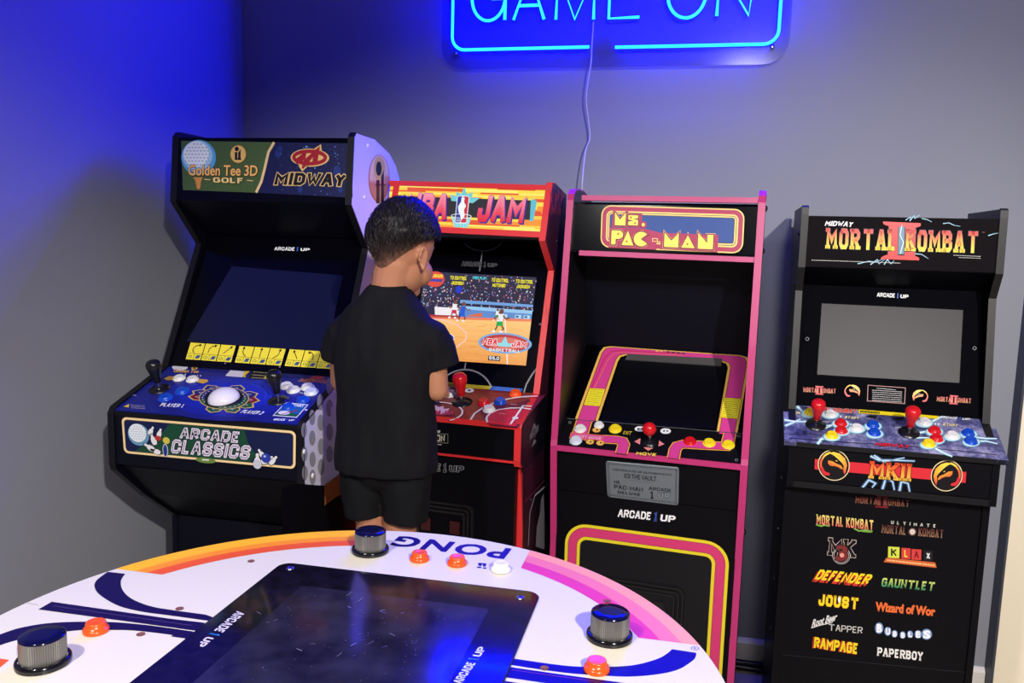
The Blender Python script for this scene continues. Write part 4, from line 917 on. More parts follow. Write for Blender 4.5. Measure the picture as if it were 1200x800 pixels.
def a_m4(sh):
    sh.map = sh.px
    lt = (150, 200, 220)
    for pts in ([(1061, 258), (1067, 254), (1066, 257), (1072, 252)], [(1066, 259), (1071, 253), (1072, 256), (1078, 251.5)], [(1080, 256), (1086, 257), (1092, 260)], [(1105, 262), (1112, 261), (1118, 264), (1125, 265)]): sh.line(pts, .0022, lt, 1, w2=.001)
    for pts in ([(1005, 309), (1018, 306), (1026, 307), (1036, 303)], [(1020, 310), (1028, 304), (1030, 309), (1038, 303)], [(1036, 310), (1040, 304), (1044, 309), (1048, 305)], [(1072, 297), (1080, 298), (1088, 303)], [(1158, 276), (1164, 274), (1170, 273)]): sh.line(pts, .0026, lt, 1, w2=.001)
    for x0, x1 in ((1040.5, 1053), (1060, 1073.5)): sh.poly([(x0+.8, 262), (x1, 262), (x1-.8, 301), (x0-.6, 301)], (60, 20, 24), 1); sh.poly([(x0+1.4, 262), (x1-.6, 262), (x1-1.4, 301), (x0, 301)], (222, 36, 40), 2)
    sh.poly([(1053.4, 262), (1060.2, 262), (1059.4, 298), (1052.4, 298)], (90, 130, 150), 2); sh.line([(1057, 263), (1054.6, 275), (1058.6, 284), (1055, 297)], .0018, (220, 240, 250), 3)
    sh.poly([(1034.6, 259.5), (1079, 261.5), (1078.6, 265), (1074, 266.5), (1040, 264.5), (1035, 262.5)], (222, 36, 40), 3)
    sh.poly([(1032, 302), (1036, 299.5), (1040, 298.4), (1073, 300), (1077, 302), (1077, 305), (1032, 303.4)], (222, 36, 40), 3)
    sh.block('MIDWAY', (966.2, 264.4), (998.6, 265.8), (968.2, 258.6), (240, 240, 240), 4, w=.22, gap=.45)
    sh.block('MORTAL', (968, 291), (1049.5, 293.6), (969, 267.4), GR, 5, w=.2, out=(30, 8, 8), ow=.03, serif=.06, lw=.42)
    sh.block('KOMBAT', (1061, 294), (1146.5, 296.4), (1062, 269.4), GR, 5, w=.2, out=(30, 8, 8), ow=.03, serif=.06, lw=.42)
    sh.dashes((951, 304.6), (1055, 308.2), .0016, (190, 186, 180), 34, 2); sh.dashes((1117, 299), (1149, 300.4), .0014, (190, 186, 180), 12, 4); sh.dashes((1123, 301.6), (1149, 302.6), .0012, (190, 186, 180), 10, 4)
    sh.line([(1151, 272), (1154, 272.2)], .0012, (150, 30, 30), 2)
c.slab('marquee', (.146, 1.352), (.154, 1.487), -xi, xi, .006, mat('dark_charcoal_marquee', (19, 16, 19), .6, spec=.03), art=a_m4)
c.slab('speaker_panel', (.247, 1.300), (.15, 1.35), -xi, xi, .006, M_BLACK)
def dragon(sh, cx, cy, r, z=1, flip=1, ring=True, squash=1.0, tilt=0.0):
    f = lambda p: (cx+flip*p[0]*r, cy-p[1]*r*squash+flip*p[0]*r*tilt)
    def pg(pts, cc, zz): sh.poly([f(p) for p in pts], cc, zz)
    if ring:
        pg([(1.06*math.cos(a), 1.06*math.sin(a)) for a in [2*PI*k/32 for k in range(32)]], (226, 206, 160), z); pg([(1.0*math.cos(a), 1.0*math.sin(a)) for a in [2*PI*k/32 for k in range(32)]], (12, 8, 10), z+1)
    y1, o1, o2, rd = (240, 206, 70), (236, 150, 50), (226, 96, 50), (206, 40, 50)
    z += 2
    pg([(-.3, .82), (0, .9), (.4, .8), (.75, .5), (.88, .05), (.8, -.4), (.7, -.62), (.62, -.3), (.66, 0), (.52, .2), (.3, .42), (0, .66)], [y1, y1, y1, o1, o1, o2, rd, o2, o1, o1, y1, y1], z)
    pg([(-.38, .3), (-.1, .27), (.2, .1), (.48, 0), (.6, -.2), (.52, -.26), (.3, -.12), (.05, -.05), (-.2, -.07), (-.38, .08)], [o1]*5+[o2]*5, z)
    arc = [(.93*math.cos(math.radians(a)), .93*math.sin(math.radians(a))) for a in range(104, 210, 10)]; arc2 = [(.8*math.cos(math.radians(a))-.0, .8*math.sin(math.radians(a))) for a in range(205, 100, -10)]
    pg(arc+arc2, [y1]*4+[o2]*7+[o2]*6+[y1]*(len(arc2)-6), z)
    pg([(-.9, -.2), (-.72, -.14), (-.62, -.42), (-.45, -.5), (-.26, -.55), (-.3, -.7), (-.6, -.72), (-.8, -.52)], rd, z+1)
    pg([(.0, .46), (.24, .3), (.5, .12), (.46, .04), (.14, .2), (-.06, .3)], (14, 8, 10), z+2)
    pg([(.08, .36), (.26, .3), (.18, .26)], y1, z+3)
def mk_logo(sh, A, B, C, z=1, g=GR, red=(206, 36, 46)):
    A, B, C = Vector(A), Vector(B), Vector(C); d = B-A; h = C-A
    q = lambda t, k: tuple(A+d*t+h*k)
    for a, b in ((.40, .47), (.51, .58)): sh.poly([q(a, -.3), q(b, -.3), q(b, 1.3), q(a, 1.3)], red, z)
    for k in (-.42, 1.2): sh.poly([q(.37, k), q(.61, k), q(.61, k+.24), q(.37, k+.24)], red, z)
    sh.block('MORTAL', q(0.01, 0), q(.475, 0), q(0.01, 1), g, z+1, w=.18, serif=.05, lw=.42); sh.block('KOMBAT', q(.525, 0), q(.99, 0), q(.525, 1), g, z+1, w=.18, serif=.05, lw=.42)
def a_b4(sh):
    sh.map = sh.px
    logo_1up(sh, (1027.5, 347.6), (1065.5, 349.6), (1028, 342.8), 1)
    dim = [(206, 130, 60), (196, 40, 50)]
    mk_logo(sh, (941, 459), (980, 461), (941, 453.6), 1, dim); mk_logo(sh, (1097.3, 470), (1138.3, 472.4), (1097.6, 464.4), 1, dim)
    dragon(sh, 999, 458.6, 10.2, 1, 1, False, .86, .02); dragon(sh, 1078, 464.4, 10.2, 1, -1, False, .86, .02)
    bx = [(1017.2, 451.2), (1061, 454.4), (1060, 472.8), (1016.4, 469.6)]; sh.line(bx, .0022, (120, 50, 40), 1, closed=True)
    for k in range(7):
        y = 454.6+k*2.35; sh.dashes((1022 if k else 1027, y), (1057 if k else 1050, y+2.2), .0013, (190, 186, 186), 14, 1)
    for x, y in ((946, 397), (1142, 408)): sh.ring(x, y, 1.9, 1.9, .0012, (130, 130, 134), 1, n=10)
B4, s4 = c.slab('screen_bezel', (.149, .973), (.248, 1.299), -xi, xi, .006, mat('matt_black_bezel', (3, 3, 8), .6, spec=.02), art=a_b4)
px_panel('screen', s4, [(963, 355.5), (1128.5, 363.3), (1124, 448.5), (957.5, 438.8)], .0012, mat('grey_matt_screen', (58, 56, 57), .4, spec=.15), B4)
def stone_mat():
    m = bpy.data.materials.new('blue_grey_stone_print'); m.use_nodes = True; nt = m.node_tree; b = nt.nodes['Principled BSDF']; b.inputs['Roughness'].default_value = .45
    tc = nt.nodes.new('ShaderNodeTexCoord'); n = nt.nodes.new('ShaderNodeTexNoise'); n.inputs['Scale'].default_value = 90; n.inputs['Detail'].default_value = 5; n.inputs['Roughness'].default_value = .75
    n2 = nt.nodes.new('ShaderNodeTexNoise'); n2.inputs['Scale'].default_value = 14; n2.inputs['Detail'].default_value = 3
    mx = nt.nodes.new('ShaderNodeMath'); mx.operation = 'ADD'; ml = nt.nodes.new('ShaderNodeMath'); ml.operation = 'MULTIPLY'; ml.inputs[1].default_value = .5
    cr = nt.nodes.new('ShaderNodeValToRGB'); e = cr.color_ramp.elements; e[0].position = .36; e[0].color = (*lin((26, 26, 52)), 1); e[1].position = .66; e[1].color = (*lin((176, 172, 206)), 1)
    k = e.new(.5); k.color = (*lin((84, 86, 134)), 1)
    for t in (n, n2): nt.links.new(tc.outputs['Object'], t.inputs['Vector'])
    nt.links.new(n.outputs['Fac'], mx.inputs[0]); nt.links.new(n2.outputs['Fac'], mx.inputs[1]); nt.links.new(mx.outputs[0], ml.inputs[0]); nt.links.new(ml.outputs[0], cr.inputs['Fac']); nt.links.new(cr.outputs['Color'], b.inputs['Base Color'])
    return m
M_STONE = stone_mat()
def a_d4(sh):
    sh.map = sh.px; g0 = (110, 170, 190); g1 = (190, 224, 232); w_ = (240, 250, 252)
    def bolt_(pts, s=1.0, z=0):
        sh.line(pts, .016*s, g0, z, w2=.009*s); sh.line(pts, .010*s, g1, z+1, w2=.005*s); sh.line(pts, .0045*s, w_, z+2, w2=.002*s)
    def halo(x, y, r=11): sh.ell(x, y, r, r*.52, g0, 2); sh.ell(x, y, r*.88, r*.46, g1, 3)
    bolt_([(919, 492), (932, 494), (946, 494)], .9); bolt_([(920, 499), (930, 495), (938, 491)], .7); bolt_([(934, 476), (940, 482), (948, 486)], .8)
    bolt_([(1010, 500), (990, 496), (968, 499), (955, 512), (957, 520)][:3], .7); bolt_([(978, 497), (967, 502)], .5)
    bolt_([(972, 511), (962, 515), (958, 520.5)], 1.0)
    bolt_([(1072, 508), (1084, 506), (1098, 508)], .8); bolt_([(1072, 513), (1086, 513), (1100, 514)], .6); bolt_([(1140, 512), (1156, 514), (1168, 514)], .7); bolt_([(1140, 517), (1156, 517), (1169, 520)], .7)
    bolt_([(1094, 524), (1104, 530), (1116, 535)], 1.0); bolt_([(1092, 494), (1104, 488), (1110, 489)], .6)
    for x, y in ((985, 497), (986, 506), (1004, 503), (1023, 500), (1025, 509), (975, 512), (973, 486), (949, 485), (1095, 506.5), (1097, 516), (1116, 512), (1135, 509.5), (1138, 518.5), (1088, 521.5), (1083, 496)): halo(x, y)
    sh.line([(925, 513), (958, 516), (1000, 519), (1060, 522), (1120, 528), (1168, 533)], .003, (30, 28, 50), 1); sh.line([(925, 509), (950, 508), (968, 511)], .002, (34, 30, 54), 1)
    sh.poly([(1006.5, 480.2), (1100, 488), (1098, 491.4), (1006, 484.6)], (236, 210, 30), 4); sh.poly([(1008, 481.4), (1031, 483.4), (1030.6, 485.6), (1007.6, 483.8)], (60, 56, 20), 5); sh.dashes((1009, 482.8), (1030, 484.6), .002, (226, 206, 40), 6, 6)
    sh.block('MORTAL KOMBAT', (945, 481.4), (1003.5, 485), (947, 477), (206, 40, 50), 5, w=.24, out=(236, 200, 170), ow=.06)
    y_ = (236, 220, 160)
    sh.block('START', (989.5, 490.8), (1006.5, 492), (990.4, 488), y_, 5, w=.24); sh.block('START', (1104.5, 499.2), (1122.4, 500.8), (1105.4, 496.4), y_, 5, w=.24)
    for x, y in ((985, 488.6), (1096, 497.4), (1099.5, 497.7)): sh.ell(x, y, 1.4, 1.2, (226, 226, 230), 5, n=8)
    sh.text('CPI', (930, 485), (937, 485.6), (931, 483), y_, 5, off=.06)
    for x, y in ((964, 494.6), (952, 503.2), (1061, 512.5), (1049, 501)): sh.dashes((x, y), (x+7, y+.6), .0025, (200, 196, 190), 2, 5)
    for x, y in ((1022, 488.6), (1053, 491)): sh.poly([(x-7, y), (x-2, y-2), (x+1, y-.8), (x+6, y-1.4), (x+4, y+2), (x-3, y+1.2)], (20, 18, 26), 5)
    sh.block('MIDWAY', (1025, 522.6), (1065, 526), (1027, 519), (214, 36, 60), 5, w=.26, out=(60, 20, 40), ow=.06)
    logo_1up(sh, (1101, 490.6), (1137, 493.2), (1102.5, 488), 5)
    sh.ell(1156.5, 503.6, 4, 1.6, (30, 28, 36), 5)
DK4, d4 = c.slab('control_deck', (.0, .905), (.150, .972), -xi, xi, .012, M_STONE, art=a_d4)
DW = c.box('deck_lip', (-.2585, .0, .891), (.2585, .03, .9035), M_DECKBLACK, DK4)
# outer wings of the deck in front of the side panels
for s_ in (-1, 1):
    bm = bmesh.new(); x0, x1 = sorted((s_*xi, s_*.2585)); add_prism(bm, [(0, .905), (0, .893), (.118, .943), (.118, .9577)], x0, x1); bm_obj('deck_wing', bm, M_STONE, DK4)
for x, y, m in ((949.5, 484.3, M_YELPL), (973, 486, M_WHITEPL), (985.2, 496.6, M_REDPL), (985.8, 505, M_REDPL), (1004, 502.4, M_WHITEPL), (1023, 498.8, M_BLUPL), (1024.5, 507.6, M_BLUPL), (974.6, 511, M_YELPL),
                (1083.2, 495.3, M_WHITEPL), (1095, 505.4, M_REDPL), (1097.4, 514.4, M_REDPL), (1115.6, 511.2, M_WHITEPL), (1134.4, 508.6, M_BLUPL), (1137.6, 517.6, M_BLUPL), (1088, 520.6, M_YELPL)):
    button(DK4, d4, x, y, .0125, .011, m)
joystick(DK4, d4, 956, 498, M_REDPL, .080, .0225); joystick(DK4, d4, 1065, 507, M_REDPL, .080, .0225)
def a_f4(sh):
    sh.map = sh.px; R0 = (206, 40, 50)
    sh.poly([(955, 537.6), (1132.4, 552.8), (1131.5, 565.6), (954.6, 549.6)], R0)
    for pts in ([(1010, 572), (1018, 562), (1026, 566), (1022, 571)], [(1034, 573), (1038, 560), (1046, 564), (1048, 574)], [(1054, 575), (1056, 564), (1064, 566), (1066, 576)], [(1020, 534), (1030, 539), (1050, 539), (1072, 540)], [(1024, 533), (1036, 541), (1060, 536)]):
        sh.line(pts, .010, (60, 90, 130), 1, w2=.006); sh.line(pts, .004, (180, 210, 230), 2, w2=.002)
    sh.block('MKII', (1018.5, 560), (1066, 563.6), (1020.5, 539.8), [(244, 190, 70), (222, 60, 30)], 3, w=.22, gap=.62, out=(24, 12, 10), ow=.04, serif=.07)
    dragon(sh, 977, 544.6, 17.6, 3, 1, True, .98, .05); dragon(sh, 1109.2, 557, 17.6, 3, -1, True, .98, -.05)
FP, f4 = c.slab('front_panel', (.011, .80), (.011, .8905), -xi, xi, .008, M_BLACK, art=a_f4)
c.slab('front_rail', (.008, .782), (.008, .7985), -xi, xi, .008, M_DECKBLACK)
def a_l4(sh):
    sh.map = sh.px
    k = .288; O = (900, 570)
    def q(x, y): return (O[0]+x*k, O[1]+y*k)
    def tx(s, a, b, c_, col, **kw): sh.text(s, q(*a), q(*b), q(*c_), col, kw.pop('z', 2), **kw)
    def bk(t, a, b, c_, col, **kw): sh.block(t, q(*a), q(*b), q(*c_), col, kw.pop('z', 2), **kw)
    mk_logo(sh, q(353, 66), q(577, 83), q(355, 38), 1, [(120, 84, 60), (130, 50, 40)], (110, 16, 26))
    bk('MORTAL KOMBAT', (198, 152), (430, 177), (198, 112), [(226, 110, 90), (240, 226, 120)], w=.2, serif=.05, lw=.45)
    for pts in ([(195, 154), (215, 160), (230, 156), (250, 160)], [(350, 170), (370, 180), (395, 176), (425, 182)], [(380, 180), (420, 184)]): sh.line([q(*p) for p in pts], .004, (120, 170, 70), 1)
    bk('ULTIMATE', (500, 151), (682, 166), (501, 138), (190, 186, 170), w=.24, gap=1.9)
    bk('MORTAL', (462, 187), (560, 196), (464, 153), [(160, 120, 90), (80, 34, 30)], w=.16, serif=.05, lw=.42); bk('KOMBAT', (612, 200), (714, 209), (613, 166), [(160, 120, 90), (80, 34, 30)], w=.16, serif=.05, lw=.42)
    sh.ell(*q(587, 183), 5, 5, (70, 40, 30), 2); sh.ell(*q(587, 183), 3.4, 3.4, (206, 190, 180), 3)
    bk('MK', (246, 277), (352, 288), (250, 208), (12, 10, 14), w=.2, out=(196, 176, 166), ow=.035, serif=.06)
    sh.ring(*q(298, 280), 9.5, 9.0, .0045, (200, 190, 185), 4, n=26); sh.ring(*q(298, 280), 9.5, 9.0, .0022, (14, 12, 16), 5, n=26); tx('3', (280, 296), (318, 298), (282, 240), (120, 40, 40), z=5, off=.05, out=(14, 12, 16), outw=.03); sh.ell(*q(300, 277), 2.6, 2.6, (226, 150, 130), 8)
    for i, (a, b, cc, ch, tc_) in enumerate(((489, 535, (206, 214, 70), 'K', (14, 30, 20)), (543, 580, (206, 60, 56), 'L', (230, 210, 60)), (584, 624, (206, 60, 56), 'A', (120, 20, 30)), (633, 670, (20, 18, 24), 'X', (235, 235, 240)))):
        y0 = 243+i*5; y1 = 288+i*4; sh.poly([q(a, y0), q(b, y0+3), q(b-1, y1+3), q(a-1, y1)], cc, 1); bk(ch, (a+11, y1-7), (b-11, y1-5), (a+11, y0+8), tc_, w=.2)
    sh.poly([q(482, 288), q(680, 308), q(686, 330), q(470, 306)], (206, 96, 50), 1); sh.dashes(q(484, 298), q(678, 320), .004, (240, 190, 120), 16, 2)
    yel = (244, 216, 30)
    bk('DEFENDER', (188, 376), (404, 398), (212, 336), yel, w=.22, shadow=((206, 50, 40), -.015, -.22))
    bk('GAUNTLET', (460, 405), (676, 424), (466, 370), [(50, 130, 80), (220, 226, 110)], w=.2, out=(16, 70, 60), ow=.04, serif=.06)
    bk('JOUST', (204, 482), (368, 499), (208, 436), yel, w=.26, out=(150, 60, 30), ow=.04, serif=.04); sh.ell(*q(289, 458), 1.4, 3.6, (255, 250, 240), 5, n=8)
    tx('Wizard of Wor', (439, 503), (677, 524), (441, 470), (230, 106, 50), off=.05)
    tx('Root Beer', (178, 570), (276, 543), (186, 540), (226, 224, 220), off=.03); sh.line([q(176, 574), q(215, 562), q(262, 552)], .0022, (226, 224, 220), 2); bk('TAPPER', (245, 584), (384, 597), (246, 558), (206, 202, 196), w=.13, gap=.45)
    xs = [(452, 575, 17, 23), (487, 588, 14, 18), (515, 598, 12, 15), (548, 603, 12, 15), (578, 600, 12, 15), (610, 600, 14, 17), (645, 600, 22, 22)]
    for (x, y, r1, r2), ch in zip(xs, 'BUBBLES'):
        sh.ell(*q(x, y), r1*k, r2*k, (110, 140, 190), 1); sh.ell(*q(x+1, y), r1*k*.75, r2*k*.8, (150, 170, 206), 2); tx(ch, (x-r1*.5, y+r2*.62), (x+r1*.55, y+r2*.66), (x-r1*.48, y-r2*.66), (242, 242, 245), z=3, off=.06)
    bk('RAMPAGE', (186, 654), (364, 681), (190, 610), yel, w=.24, shadow=((196, 50, 40), -.03, -.03))
    bk('PAPERBOY', (444, 687), (628, 708), (446, 652), (240, 238, 232), w=.22, serif=.05)
    sh.line([q(60, 683), q(800, 754)], .0012, (36, 36, 46), 1)
c.slab('lower_front_panel', (.056, .01), (.056, .775), -xi, xi, .008, M_BLACK, art=a_l4)

# ------------------------------------------------------------------ neon sign and its cord
I4 = Matrix.Identity(4)
M_NEON = mat('glowing_blue_neon_tube', (10, 20, 60), .3, emit=(.0001, .0028, 1.0), strength=NEON_FRONT)
M_NEONB = mat('blue_neon_tube_back', (10, 20, 60), .3, emit=(.0, .0003, 1.0), strength=NEON_BACK)
sg = Sheet((0, 2.645, 0), (1, 0, 0), (0, 0, 1), I4)
neon = thing('neon_sign', 'large blue neon sign reading GAME ON, mounted high on the grey wall', 'neon sign', (-.265, 2.66, 2.17))
RI = Matrix.Translation((-.265, 2.66, 2.17)).inverted()
def tube_part(name, paths, r=.005, parent=neon, m=M_NEON):
    bm = bmesh.new()
    for p in paths: add_tube(bm, [RI @ Vector((u, 2.64, z)) for u, z in p], r, 10)
    bm.normal_update()
    for f in bm.faces: f.material_index = 0 if f.normal.y < -.15 else 1
    return bm_obj(name, bm, [m, M_NEONB], parent)
def U(x, y=24): return sg.px(x, y)
H = .142
def pt(x, y, up=0): u, z = sg.px(x, y); return (u, z+up)
def arc_pts(cx, cz, rx, rz, a0, a1, n=28): return [(cx+rx*math.cos(math.radians(a0+(a1-a0)*k/n)), cz+rz*math.sin(math.radians(a0+(a1-a0)*k/n))) for k in range(n+1)]
g0 = pt(572.5, 25); gr = (U(592)[0]-U(553.4)[0])/2
tube_part('neon_letter', [arc_pts(g0[0], g0[1]+H/2, gr, H/2, 42, 352)+[(g0[0]+gr, g0[1]+H/2-.003), (g0[0]+.2*gr, g0[1]+H/2-.003)], [(g0[0]+gr, g0[1]+H/2-.006), (g0[0]+gr, g0[1]+.001)]])
a, b = pt(602.3, 24.2), pt(638, 23.6); m_ = (a[0]+b[0])/2
tube_part('neon_letter', [[a, (m_, a[1]+H), b], [(a[0]+(m_-a[0])*.31, a[1]+.31*H), (b[0]-(b[0]-m_)*.31, a[1]+.31*H)]])
a, m1, b = pt(651.8, 23.8), pt(673.8, 23.2), pt(695.8, 23.6)
tube_part('neon_letter', [[a, (a[0]+.003, a[1]+H), m1, (b[0]-.001, b[1]+H), b]])
a, b = pt(713.5, 22.4), pt(749.5, 20.6); tube_part('neon_letter', [[(b[0], a[1]+H), (a[0], a[1]+H), a, b], [(a[0], a[1]+H/2), (b[0]-.012, a[1]+H/2)]])
a = pt(803.5, 21.6); rr_ = (U(825.4)[0]-U(782.3)[0])/2; tube_part('neon_letter', [arc_pts(a[0], a[1]+H/2, rr_*1.03, H/2, -90, 270, 40)])
a, b = pt(839.8, 19.8), pt(877, 18.6); tube_part('neon_letter', [[a, (a[0]+.003, a[1]+H), b, (b[0]+.014, b[1]+H)]])
xl, xr = pt(531, 30)[0], pt(913.5, 20)[0]; zb = pt(620, 57.3)[1]; zb2 = pt(800, 54.2)[1]; zt = zb+.088*2+H+.02; rc = .042
tube_part('neon_border', [[(pt(691, 56)[0], zb+.001)]+[(xl+rc+.0, zb)]+arc_pts(xl+rc, zb+rc, rc, rc, 270, 180, 8)+[(xl, zt-rc)]+arc_pts(xl+rc, zt-rc, rc, rc, 180, 90, 8)+[(pt(691, 56)[0], zt)],
                          [(pt(721, 55)[0], zb2), (xr-rc, zb2)]+arc_pts(xr-rc, zb2+rc, rc, rc, 270, 360, 8)+[(xr, zt-rc)]+arc_pts(xr-rc, zt-rc, rc, rc, 0, 90, 8)+[(pt(721, 55)[0], zt)]])
bm = bmesh.new(); bx0, bx1, bz0, bz1 = pt(517, 40)[0], pt(927, 30)[0], pt(700, 78)[1], zt+.042
pts = Sheet.rrect_pts(None, bx0, bz0, bx1, bz1, .075, 8); f_ = [bm.verts.new(RI @ Vector((x, 2.650, z))) for x, z in pts]; k_ = [bm.verts.new(RI @ Vector((x, 2.655, z))) for x, z in pts]; n = len(pts)
bm.faces.new(f_); bm.faces.new(k_[::-1])
for i in range(n): bm.faces.new((f_[i], k_[i], k_[(i+1) % n], f_[(i+1) % n]))
bmesh.ops.recalc_face_normals(bm, faces=bm.faces)
M_ACR = mat('clear_acrylic_board', (60, 62, 110), .12, spec=.5); M_ACR.node_tree.nodes['Principled BSDF'].inputs['Alpha'].default_value = .3
bm_obj('backing_board', bm, M_ACR, neon)
for x, z in ((bx0+.05, bz0+.05), (bx1-.05, bz0+.05), (bx0+.05, bz1-.05), (bx1-.05, bz1-.05)):
    bm = bmesh.new(); add_lathe(bm, [(.007, -.014), (.007, .02), (.004, .022), (0, .022)], 16, 0, Matrix.Translation(RI @ Vector((x, 2.666, z))) @ Matrix.Rotation(PI/2, 4, 'X')); bm_obj('standoff', bm, M_STEEL, neon)
path = []
for (x, y), Y in zip([(695.5, 25), (693.4, 56), (692.4, 75), (687, 112), (689.4, 139), (691.2, 161), (686.4, 176), (683.2, 202), (682, 224), (681, 260), (680, 330)], [2.627, 2.627, 2.627, 2.635, 2.645, 2.652, 2.63, 2.61, 2.61, 2.63, 2.65]):
    d = ray(x, y); t = Y/d.y; path.append(EYE+d*t)
path += [Vector((-.26, 2.655, .6)), Vector((-.25, 2.655, .12))]
bm = bmesh.new(); add_tube(bm, smooth_path(path, 6), .0022, 8)
o = bm_obj('hanging_sign_wire', bm, mat('pale_cord_sheath', (200, 196, 214), .35)); tag(o, 'thin pale cord hanging down the grey wall from the neon sign', 'cord')
# cables on the floor between the machines
for (y0, z0, r, nm, lb) in ((2.640, .036, .010, 'power_cable', 'upper black power cable along the white baseboard between the machines'), (2.645, .012, .011, 'power_cable', 'lower black power cable lying on the pale floor against the baseboard')):
    pts = [Vector((x, y0+.006*math.sin(x*9+z0*80), z0+.003*math.sin(x*14+z0*200)*(1 if z0 > .02 else 0))) for x in [-.2+.1*k for k in range(12)]]
    bm = bmesh.new(); add_tube(bm, smooth_path(pts, 5), r, 10); o = bm_obj(nm, bm, mat('black_cable_rubber', (12, 12, 13), .3)); tag(o, lb, 'cable')
# ------------------------------------------------------------------ round game table in the foreground
TC = Vector((-.3416, .7277, 0)); TZ = .95; TR = .4186
tab = thing('game_table', 'round white paddle-game table in the foreground with orange and pink rim stripes and black screen', 'game table', (TC.x, TC.y, 0))
TI = Matrix.Translation(TC); ts = Sheet((0, 0, TZ), (1, 0, 0), (0, 1, 0), TI)
bm = bmesh.new()
add_lathe(bm, [(0, TZ-.034), (TR-.006, TZ-.034), (TR-.001, TZ-.03), (TR, TZ-.004), (TR-.001, TZ-.001), (TR-.002, TZ)], 128)
top = [v for v in bm.verts if abs(v.co.z-TZ) < 1e-6]; top.sort(key=lambda v: math.atan2(v.co.y, v.co.x)); bm.faces.new(top)
ts.begin(bm); ts.lift = .00018; ts.z = .0001; ts.map = ts.uv
def band(r0, r1, col, kind, z=1, flip=1):
    pts = []
    def lim(r):
        if kind == 'Y': return math.acos(-.094/r), PI-math.asin(.174/r)
        return math.asin(.166/r), math.acos(.143/r)
    a, b = lim(r1); n = 40
    for k in range(n+1): t = a+(b-a)*k/n; pts.append((r1*math.cos(t)*flip, r1*math.sin(t)*flip))
    a, b = lim(r0)
    for k in range(n+1): t = b+(a-b)*k/n; pts.append((r0*math.cos(t)*flip, r0*math.sin(t)*flip))
    ts.poly(pts, col, z)
for fl in (1,):
    for r0, r1, cc in ((.3545, .3745, (222, 84, 40)), (.3745, .391, (236, 140, 36)), (.391, TR-.002, (246, 178, 36))): band(r0, r1, cc, 'Y', 1, fl)
    for r0, r1, cc in ((.3545, .3765, (212, 60, 80)), (.3765, .398, (226, 116, 76)), (.398, TR-.002, (238, 152, 68))): band(r0, r1, cc, 'P', 1, fl)
# near half: the same stripes, turned half a turn
for r0, r1, cc in ((.331, .352, (222, 84, 40)), (.352, .385, (236, 140, 36)), (.385, TR-.002, (246, 178, 36))):
    pts = []
    for k in range(33): a = PI+math.asin(.056/r1)+(PI*.5-.35-math.asin(.056/r1))*k/32; pts.append((r1*math.cos(a), r1*math.sin(a)))
    for k in range(33): a = PI+math.asin(.056/r0)+(PI*.5-.35-math.asin(.056/r0))*(32-k)/32; pts.append((r0*math.cos(a), r0*math.sin(a)))
    ts.poly(pts, cc, 1)
ts.map = ts.px; NV = (20, 10, 60); NB = (8, 5, 72)
def cv(pts, n=5): return [tuple(v)[:2] for v in smooth_path([(x, y, 0) for x, y in pts], n)]
ts.poly([(126, 670), (146.7, 672.2)]+cv([(146.7, 672.4), (141.7, 680.7), (144, 692), (155.2, 702), (175.5, 710), (200, 714.5), (240.5, 720)])+[(252, 724), (246, 727.5)]+cv([(232, 725.7), (200, 721.2), (166.5, 716.7), (139.5, 710), (119.2, 698.7), (111.4, 689.7), (112.5, 680.7), (126, 670)]), NV, 1)
ts.poly([(60.7, 705), (200, 725), (260, 732), (250, 742), (200, 735), (45, 714)], NV, 1)
ts.line([(62, 710), (200, 729.6), (225, 733)], .0007, (90, 70, 120), 2)
ts.line([(29, 706), (45, 709)], .0007, (150, 140, 150), 2)
ts.poly(cv([(-60, 772), (-25, 752), (0, 743.3), (22.5, 735.9), (56.2, 730.2), (96.7, 728.4), (135, 729.1), (168.7, 732), (200, 736), (240, 742)])+cv([(235, 750), (202, 746), (200, 743.7), (157.5, 738.8), (130.5, 738.1), (96.7, 738.1), (56.2, 742.6), (27, 748.2), (0, 756), (-22, 766), (-50, 784)]), NV, 1)
ts.poly([(560, 766)]+cv([(600.4, 771.4), (660, 779.7), (691.7, 781.3), (723.3, 780.9), (747, 778.5), (770.8, 771.8), (782, 765.5), (787.5, 760.6)])+cv([(816, 764.9), (815, 770), (810.4, 775), (794.6, 784.5), (770.8, 790), (739.2, 792.7), (707.5, 791.6), (660, 788), (595, 778.6)])+[(560, 773)], NB, 1)
ts.poly([(560, 776), (592.9, 780.8), (660, 790.5), (723, 799), (800, 811), (790, 822), (586, 792.7), (560, 788)], NB, 1); ts.poly([(560, 792), (586, 797), (660, 808), (720, 817), (716, 830), (560, 812)], NB, 1)
ts.line([(600, 785), (700, 799)], .0007, (130, 60, 110), 2)
ts.text('PONG', (598, 643.2), (469.5, 628.2), (589.2, 654.4), NB, 1, off=.035, space=1.15)
ts.ell(460.5, 637.8, 1.6, .8, NV, 1, n=10)
for p in ([(560, 660.5), (563, 660.2), (570, 661)], [(559, 664.4), (564, 665)], [(566, 665.4), (570, 665.8)]): ts.line(p, .0045, NB, 1)
for x, y in ((562.6, 662), (567.6, 662.6)): ts.ell(x, y, 2, 1.3, NB, 1, n=10)
ts.ring(814.4, 759.6, 4.4, 2.0, .0009, NB, 1, n=20); ts.text('R', (813.2, 760.4), (815.6, 760.8), (813.5, 758.4), NB, 1, off=.02)
M_TOP = mat('white_table_laminate', (212, 206, 188), .38, spec=.4, bump=(900, .03))
topo = bm_obj('tabletop', bm, [M_TOP, M_PRINT], tab)
for x, y in ((711.5, 704.6), (638, 783.2)):
    pass
holes = mat('brown_wood_hole', (110, 66, 56), .8)
